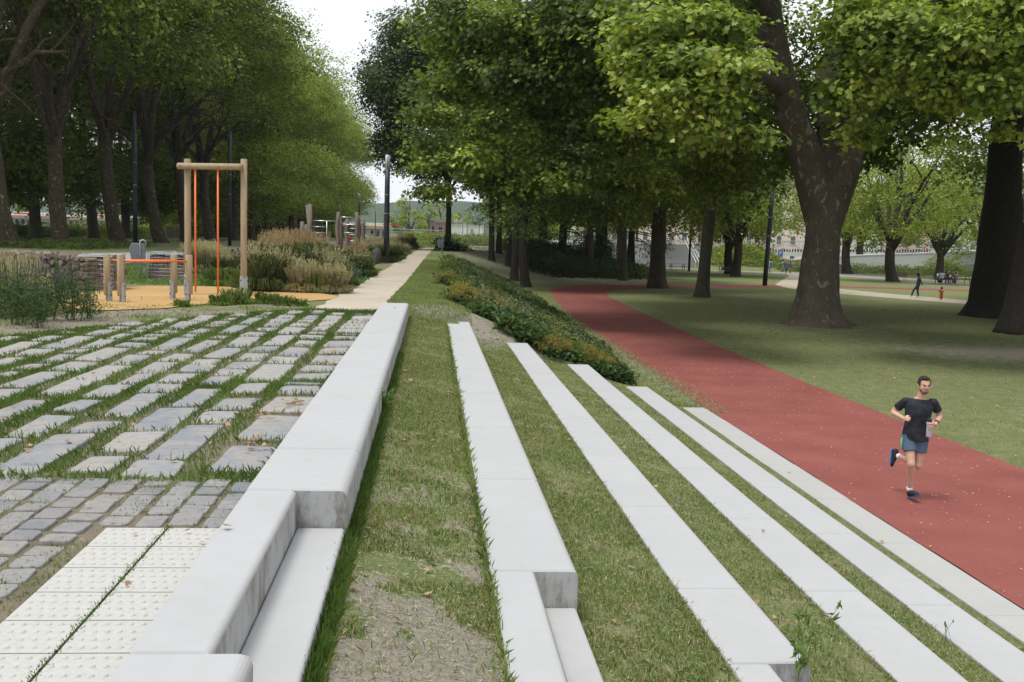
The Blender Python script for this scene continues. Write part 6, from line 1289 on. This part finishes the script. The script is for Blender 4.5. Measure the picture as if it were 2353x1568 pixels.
def person(loc, J, C, lb, rz=0, vox=.012, s=1.0, group=None, hands=True):
    """J joints in metres; C clothes: dict(skin, hair, top, legs, shoe, sole, short, sleeve)"""
    root = thing('person', lb, 'person', loc, rz, group); root.scale = (s,) * 3; mb = MB(); j = {k: V3(v) for k, v in J.items()}
    ax = (j['shR'] - j['shL']).normalized(); hx_ = (j['hipR'] - j['hipL']).normalized(); f = C.get('f', (0, 1, 0)); up = C.get('up', (0, 0, 1)); w = C.get('w', 1.0)
    M = head(mb, j['head'], f, up, C.get('hs', 1.0)); mid = lerp(j['shR'], j['shL'], .5); pel = lerp(j['hipR'], j['hipL'], .5); spine = (mid - pel)
    limb(mb, [j['head'] + M @ Vector((0, -.015, -.04)), lerp(j['head'], mid, .6), mid + spine * -.02], [.052, .054, .068], 12)
    T = [pel - spine * .06, pel + spine * .12, pel + spine * .38, pel + spine * .68, pel + spine * .88, pel + spine * 1.0, mid + spine * .12]; TR = [(.150, .105), (.158, .112), (.138, .102), (.168, .118), (.182, .105), (.145, .085), (.062, .055)]
    refs = ax
    def torso(m, g, a=0, b=7, ww=w): m.tube(T[a:b], [(x_ * ww + g, y_ * ww + g) for x_, y_ in TR[a:b]], 20, True, ref=refs)
    torso(mb, 0)
    for S, sd_ in (('R', 1), ('L', -1)):
        sh, el, wr_, hp, kn, an = (j[k + S] for k in ('sh', 'el', 'wr', 'hip', 'kn', 'an'))
        limb(mb, [sh - ax * sd_ * .01, sh + (el - sh) * .15, lerp(sh, el, .5), el], [.052 * w, .054 * w, .046 * w, .038 * w]); limb(mb, [el, lerp(el, wr_, .25), lerp(el, wr_, .7), wr_], [.038, .041, .031, .025])
        limb(mb, [hp, lerp(hp, kn, .2), lerp(hp, kn, .6), lerp(hp, kn, .92), kn], [.088 * w, .086 * w, .068 * w, .054, .053]); bk = C.get('calf', V3(0, -.02, 0)); mb.ell(kn, (.055, .058, .07), 14, 10); limb(mb, [kn, lerp(kn, an, .1), lerp(kn, an, .33) + V3(bk), lerp(kn, an, .7), an], [.053, .05, .055, .038, .033])
        if hands: hd_ = C.get('hand' + S, (el - wr_, (0, 0, -1), .7)); hand(mb, wr_, hd_[0], hd_[1], 1.0, hd_[2], sd_ * C.get('thumb' + S, 1))
    fuse(mb, 'body', C['skin'], root, vox, 6)
    # hair cap
    if C.get('hair'):
        hm = MB(); hs = C.get('hs', 1.0); c = j['head']; e = lambda p, q: hm.ell(c + M @ (Vector(p) * hs), Vector(q) * hs, 14, 10, M)
        e((0, -.026, .052), (.082, .090, .083)); e((0, -.045, .015), (.080, .068, .075)); e((0, .035, .105), (.052, .042, .026))
        for q in (-1, 1): e((q * .070, .01, .035), (.014, .022, .045))
        if C.get('long'): e((0, -.05, -.06), (.07, .05, .10))
        fuse(hm, 'hair', C['hair'], root, max(.009, vox * .8), 2)
    # top
    tm = MB(); g = .016; tp_ = [pel + spine * C.get('hem', -.02)] + T[1:6] + [mid + spine * .075]; gr = [(.176, .130), (.166, .120), (.152, .112), (.170, .120), (.182, .105), (.143, .085), (.085, .066)]
    tm.tube(tp_, [(a * w + g, b * w + g) for a, b in gr], 22, True, ref=refs)
    for S, sd_ in (('R', 1), ('L', -1)):
        sh, el, wr_ = j['sh' + S], j['el' + S], j['wr' + S]; q = C.get('sleeve', .8)
        if q <= 1: limb(tm, [sh - ax * sd_ * .06, sh, lerp(sh, el, q * .5), lerp(sh, el, q)], [.05 * w, .058 * w, .062 * w, .066 * w])
        else: limb(tm, [sh - ax * sd_ * .06, sh, lerp(sh, el, .5), el, lerp(el, wr_, .5), lerp(el, wr_, .92)], [.06 * w, .072 * w, .064 * w, .058, .050, .042])
    fuse(tm, C.get('topname', 'shirt'), C['top'], root, vox, 2)
    # legwear
    lm = MB(); lm.tube([pel - spine * .12, pel + spine * .05, pel + spine * .2], [(.160 * w + .01, .118 * w + .01), (.166 * w + .012, .12 * w + .012), (.15 * w + .008, .108 * w + .008)], 20, True, ref=hx_)
    for S in ('R', 'L'):
        hp, kn, an = j['hip' + S], j['kn' + S], j['an' + S]; q = C.get('short', 2)
        if q <= 1: limb(lm, [hp, lerp(hp, kn, q * .5), lerp(hp, kn, q)], [.106 * w, .100 * w, .096 * w])
        else: limb(lm, [hp, lerp(hp, kn, .5), kn, lerp(kn, an, .5), lerp(kn, an, .97)], [.104 * w, .086 * w, .072, .066, .058])
    fuse(lm, 'shorts' if C.get('short', 2) <= 1 else 'trousers', C['legs'], root, vox, 2)
    for S in ('R', 'L'):
        an = j['an' + S]
        if 'toe' + S in j: hl, te = j['heel' + S], j['toe' + S]
        else: hl = an + V3(0, -.06, -.085); te = an + V3(0, .19, -.085)
        shoe_at(root, an, hl, te, 1.0, C['shoe'], C['sole'])
        if C.get('sock'): sm = MB(); limb(sm, [an + (j['kn' + S] - an) * -.02, lerp(an, j['kn' + S], .13)], [.040, .039], 12); sm.build('sock', C['sock'], root, smooth=True)
    return root, j, M
plain('shirt_black', (.022, .024, .031), .75, .2); plain('shorts_blue', (.085, .13, .19), .7, .2); plain('stripe_green', (.16, .58, .30), .6); plain('shoe_black', (.018, .02, .024), .6); plain('sole_blue', (.03, .13, .42), .5); plain('sock_white', (.75, .76, .78), .8)
plain('navy', (.022, .032, .07), .8); plain('orange_cloth', (.42, .09, .03), .8); plain('grey_shirt', (.28, .31, .33), .8); plain('brown_shirt', (.16, .12, .13), .8); plain('jeans', (.22, .34, .46), .8); plain('khaki', (.28, .26, .20), .8); plain('green_shirt', (.25, .50, .42), .8); plain('blue_shirt', (.08, .14, .36), .8); plain('red_shirt', (.50, .03, .03), .8); plain('hair_brown', (.10, .06, .035), .7); plain('hair_grey', (.35, .33, .30), .7); plain('yellow_cloth', (.55, .33, .05), .8); plain('pack_blue', (.07, .2, .42), .7); plain('pack_grey', (.09, .11, .13), .7); plain('skin_mid', (.28, .15, .095), .55); plain('lips', (.42, .14, .12), .5); plain('stubble', (.16, .095, .07), .8); plain('bottle_grey', (.42, .40, .48), .3, .5); plain('watch_red', (.6, .03, .04), .5)
t = NT('shirt_black'); t.col(t.mix(t.rng(t.noise(14, 3, t.obj()), .3, .7), (.016, .018, .024), (.034, .037, .047)), .8, .2); t.bump(t.noise(9, 3, t.scale(t.obj(), (1, 1, .45)), .5, 1.0), .9, .03); MT['shirt_black'] = t.m
t = NT('shorts_blue'); t.col((.08, .125, .185), .7, .2); t.bump(t.noise(14, 3, t.scale(t.obj(), (1, 1, .4)), .5, 1.0), .8, .02); MT['shorts_blue'] = t.m

RX, RY = P(2098, 1147, .012)
RJ = dict(head=(.035, -.05, 1.625), shR=(-.190, .0, 1.385), shL=(.178, .02, 1.40), elR=(-.345, .10, 1.20), wrR=(-.20, -.12, 1.155), elL=(.275, .12, 1.19), wrL=(.215, -.13, 1.125),
          hipR=(-.115, .0, .90), hipL=(.055, .02, .90), knR=(-.065, -.14, .53), anR=(-.055, .0, .125), knL=(.035, .0, .50), anL=(-.225, .34, .535),
          heelR=(-.045, .03, .012), toeR=(.05, -.215, .105), heelL=(-.315, .375, .625), toeL=(-.325, .33, .375))
RC = dict(skin='skin', hair='hair', top='shirt_black', legs='shorts_blue', shoe='shoe_black', sole='sole_blue', sock='sock_white', short=.56, sleeve=.62, f=(.33, -1, -.10), hem=-.10, handR=((.06, -.11, .02), (.9, .3, -.3), 1.15), handL=((-.09, -.09, -.03), (-.3, .75, .1), .75), calf=(0, .02, 0), w=.95, thumbL=1)
rn, rj, RM = person((RX, RY, .004), RJ, RC, 'bearded young man running on the red track in black t-shirt and blue shorts', -.42, .0085)
def fpart(name, mat, items):
    m = MB()
    for p, q in items: m.ell(rj['head'] + RM @ Vector(p), q, 10, 8, RM)
    return m.build(name, mat, rn, smooth=True)
fpart('eye', 'black', [((-.030, .080, .012), (.013, .006, .005))]); fpart('eye', 'black', [((.030, .080, .012), (.013, .006, .005))]); fpart('eyebrow', 'hair', [((-.032, .090, .030), (.021, .006, .005))]); fpart('eyebrow', 'hair', [((.032, .090, .030), (.021, .006, .005))])
fpart('mouth', 'lips', [((0, .087, -.058), (.019, .007, .007))]); m_ = MB(); [m_.ell(rj['head'] + RM @ Vector(p), q, 12, 8, RM) for p, q in [((0, .040, -.082), (.047, .042, .034)), ((-.045, .022, -.055), (.016, .032, .035)), ((.045, .022, -.055), (.016, .032, .035)), ((0, .082, -.043), (.024, .011, .006))]]; m_.build('beard', 'stubble', rn, smooth=True)
fpart('earphone', 'white_paint', [((-.086, .004, -.012), (.007, .010, .012))])
m_ = MB(); c = lerp(rj['elL'], rj['wrL'], .86); d_ = (rj['wrL'] - rj['elL']).normalized(); m_.tube([c - d_ * .012, c + d_ * .012], [.033, .033], 14); m_.build('watch', 'shoe_black', rn); m_ = MB(); c = c + d_ * .024; m_.tube([c - d_ * .006, c + d_ * .006], [.031, .031], 14); m_.build('wristband', 'watch_red', rn)
m_ = MB(); m_.tube([(-.186, -.01, .93), (-.204, -.025, .82), (-.196, -.06, .715)], [(.014, .03), (.014, .040), (.012, .05)], 10, True, ref=(1, 0, 0)); m_.build('side_panel', 'stripe_green', rn, smooth=True)
bt = thing('drinking_bottle', 'grey translucent sports bottle with black lid in the runner\'s left hand', 'bottle', (RX + .128 * math.cos(.42) - .235 * math.sin(.42), RY - .235 * math.cos(.42) - .128 * math.sin(.42), .949), -.42); m_ = MB(); m_.tube([(0, 0, 0), (0, 0, .015), (0, 0, .12), (-.003, 0, .15), (-.006, 0, .19), (-.008, 0, .215)], [.034, .038, .037, .032, .038, .036], 18); m_.build('flask', 'bottle_grey', bt, smooth=True)
m_ = MB(); m_.tube([(-.008, 0, .215), (-.009, 0, .245)], [.039, .037], 18); m_.tube([(-.009, 0, .245), (-.010, 0, .262), (-.010, 0, .28)], [.026, .016, .012], 12); m_.build('lid', 'shoe_black', bt)
# the grip of the left hand reaches the flask: four fingers wrapped over its front
m_ = MB(); wl = rj['wrL']; bx = Vector((.128, -.235, 1.12))
limb(m_, [wl, lerp(wl, bx, .45) + V3(.01, 0, -.01)], [(.027, .022), (.040, .02)], 10)
for k in range(4): z = 1.145 - k * .021; limb(m_, [(.182, -.205, z), (.168, -.262, z - .004), (.135, -.283, z - .008), (.104, -.270, z - .010)], [.0105, .0102, .0095, .008], 8)
m_.build('fingers', 'skin', rn, smooth=True)

def pose_walk(st=.28, arm=.22, h=1.0, lean=0.0):
    return dict(head=(0, .03 + lean, 1.60), shR=(.185, lean, 1.40), shL=(-.185, lean, 1.40), elR=(.24, -arm * .5, 1.12), wrR=(.23, arm * .1, .90), elL=(-.24, arm * .3, 1.12), wrL=(-.23, arm * .9, .92), hipR=(.09, 0, .90), hipL=(-.09, 0, .90), knR=(.09, st * .6, .50), anR=(.09, st, .10), knL=(-.09, -.02, .48), anL=(-.09, -st * 1.1, .12))
def pose_sit(back=.0):
    return dict(head=(0, .10, 1.17), shR=(.19, .03, .95), shL=(-.19, .03, .95), elR=(.26, .16, .72), wrR=(.15, .38, .78), elL=(-.26, .16, .72), wrL=(-.15, .38, .78), hipR=(.10, 0, .50), hipL=(-.10, 0, .50), knR=(.14, .40, .50), anR=(.14, .36, .10), knL=(-.14, .40, .50), anL=(-.14, .34, .10))
C0 = dict(skin='skin_dark', hair='black', top='navy', legs='navy', shoe='white_paint', sole='white_paint')
# man with hands behind his back
MX, MY = P(2108, 684, 0); J = dict(head=(0, .04, 1.60), shR=(.19, -.03, 1.40), shL=(-.19, -.03, 1.40), elR=(.27, -.20, 1.13), wrR=(.07, -.26, .93), elL=(-.27, -.20, 1.13), wrL=(-.04, -.28, .91), hipR=(.09, 0, .91), hipL=(-.09, 0, .91), knR=(.11, .02, .50), anR=(.12, -.06, .10), knL=(-.11, .30, .50), anL=(-.12, .42, .10))
mn, mj, MM = person((MX, MY, .008), J, dict(C0, w=1.08, sleeve=.7, handR=((-.1, -.02, -.05), (0, 1, 0), .6), handL=((.1, 0, -.05), (0, 1, 0), .6)), 'man in navy with a dark hat, hands clasped behind him, on the gravel path', R(65), .018)
m_ = MB(); c = mj['head'] + Vector((0, .01, .075)); m_.tube([c - Vector((0, 0, .012)), c], [.135, .135], 18); m_.tube([c, c + Vector((0, 0, .07)), c + Vector((0, 0, .10))], [.092, .088, .06], 18); m_.build('hat', 'black', mn, smooth=True)
KX, KY = P(2162, 690, 0); J = {k: Vector(v) * .5 for k, v in pose_walk(.12, .1).items()}; J['head'] = Vector((0, .01, .80)); J['elR'] = Vector((.14, .05, .60)); J['wrR'] = Vector((.06, .14, .62)); J['elL'] = Vector((-.14, .05, .60)); J['wrL'] = Vector((-.06, .14, .62)); J['shR'] = Vector((.10, 0, .70)); J['shL'] = Vector((-.10, 0, .70)); J['knR'] = Vector((.055, .02, .25)); J['knL'] = Vector((-.055, .0, .25)); J['anR'] = Vector((.06, .0, .07)); J['anL'] = Vector((-.06, -.02, .07)); J['hipR'] = Vector((.05, 0, .42)); J['hipL'] = Vector((-.05, 0, .42))
kd, _, _ = person((KX, KY, .008), J, dict(C0, top='orange_cloth', legs='orange_cloth', shoe='white_paint', w=.62, hs=.92, sleeve=1.5, heelR=1), 'toddler in a rust orange suit with a white hood, standing alone on the gravel path', 0, .014, 1.0, None, False)
for ch in kd.children:
    if ch.name.startswith('shoe'): ch.scale = (.62, .62, .62); ch.location = (0, 0, .0)
m_ = MB(); m_.ell((0, -.085, .69), (.05, .03, .045), 10, 8); m_.build('hood', 'white_paint', kd, smooth=True)
# walkers beyond the track
def pack(root, mat):
    m = MB(); m.box((0, -.20, 1.18), (.28, .17, .42)); m.build('backpack', mat, root, bevel=.05)
WG = 'people walking away along the paved path'
for px, py, s, rz, c, pk, lb in [(1769, 629, 1.0, .2, dict(skin='skin', hair='hair_brown', top='sock_white', legs='jeans', long=1), 'pack_blue', 'walker in pale jeans with a blue backpack, just right of the askew lamp post'), (1798, 630, 1.02, .7, dict(skin='skin_dark', hair='black', top='green_shirt', legs='khaki', short=.95), 'pack_grey', 'walker in mint green t-shirt and khaki shorts with a dark backpack'),
                              (1806, 630, .72, 0, dict(skin='skin_dark', hair='black', top='blue_shirt', legs='navy'), None, 'child in a blue top walking between two adults'), (1815, 631, .88, -.3, dict(skin='skin_dark', hair='black', top='brown_shirt', legs='khaki', short=.9), None, 'walker in a dark patterned top and light shorts, last on the right of the family')]:
    x, y = P(px, py, 0); q, _, _ = person((x, y, .02), pose_walk(.26, .2), dict(C0, **c), lb, rz, .022, s, WG)
    if pk: pack(q, pk)
x, y = P(803.5, 586, 2.0); y = 66; x = D(803.5, 560, 66)[0]; person((x, y, 2.0), pose_walk(.15, .12), dict(C0, skin='skin_mid', hair='black', top='red_shirt', legs='jeans'), 'boy with black hair and a red t-shirt behind the rusty grass by the climbing frame', 1.45, .02, .84)
# the seated group
SG = 'people sitting round the picnic table'; tx, ty = TBX - .4, TBY
for dx, dy, rz, s, c, lb in [(-.75, -.68, 0, 1.12, dict(skin='skin_dark', hair='black', top='grey_shirt', legs='navy', w=1.2, sleeve=.9), 'broad seated person in a grey shirt, back to the viewer, left end of the bench'), (.05, -.68, 0, 1.05, dict(skin='skin_dark', hair='hair_grey', top='shirt_black', legs='navy', w=1.05), 'seated person in a black shirt with a round white emblem on the back'),
                             (.80, -.68, .1, 1.0, dict(skin='skin_mid', hair='hair_brown', top='brown_shirt', legs='shirt_black', long=1), 'seated person in a greyish brown shirt, back to the viewer, right end of the bench'), (.35, .68, PI, 1.02, dict(skin='skin_dark', hair='black', top='brown_shirt', legs='navy'), 'person facing the viewer across the picnic table, between the two right backs'),
                             (-.35, .68, PI, 1.02, dict(skin='skin_dark', hair='black', top='sock_white', legs='navy'), 'person in a pale shirt facing the viewer across the picnic table'), (1.35, .1, 1.4, 1.0, dict(skin='skin', hair='hair_grey', top='grey_shirt', legs='yellow_cloth'), 'person in yellow trousers sitting at the right end of the table')]:
    q, _, _ = person((tx + dx, ty + dy, .01), pose_sit(), dict(C0, **c), lb, rz, .024, s, SG)
    if 'emblem' in lb:
        m_ = MB(); n = 20; m_.add([(math.cos(2 * PI * k / n) * r_, -.15, .80 + math.sin(2 * PI * k / n) * r_) for r_ in (.125, .085) for k in range(n)], [(k, (k + 1) % n, n + (k + 1) % n, n + k) for k in range(n)]); m_.add([(math.cos(2 * PI * k / n) * .055, -.15, .80 + math.sin(2 * PI * k / n) * .055) for k in range(n)], [tuple(range(n))]); m_.build('emblem', 'white_paint', q)
# ---------------------------------------------------------------- haze
hz = MB(); hz.box((0, 1950, 97.5), (6700, 4000, 205)); ho = setting(hz.build('haze', 'black'), 'stuff'); hm_ = bpy.data.materials.new('haze'); hm_.use_nodes = True; ht = hm_.node_tree; ht.nodes.clear()
hv_ = ht.nodes.new('ShaderNodeVolumePrincipled'); hv_.inputs['Density'].default_value = .00011; hv_.inputs['Color'].default_value = (.80, .90, 1.0, 1); ho_ = ht.nodes.new('ShaderNodeOutputMaterial'); ht.links.new(hv_.outputs[0], ho_.inputs['Volume'])
ho.data.materials.clear(); ho.data.materials.append(hm_)
import os
if os.environ.get('LBLCHK'):
    for o in scene.objects:
        if o.get('category') and not (4 <= len(str(o['label']).split()) <= 16): print('LONG', o.name, len(o['label'].split()), '|', o['label'])
    from collections import Counter
    for l, n in Counter(o['label'] for o in scene.objects if o.get('category')).items():
        if n > 1: print('DUP', n, l)
    print('x-labels', [o.name for o in scene.objects if str(o.get('label', '')).startswith('x')])
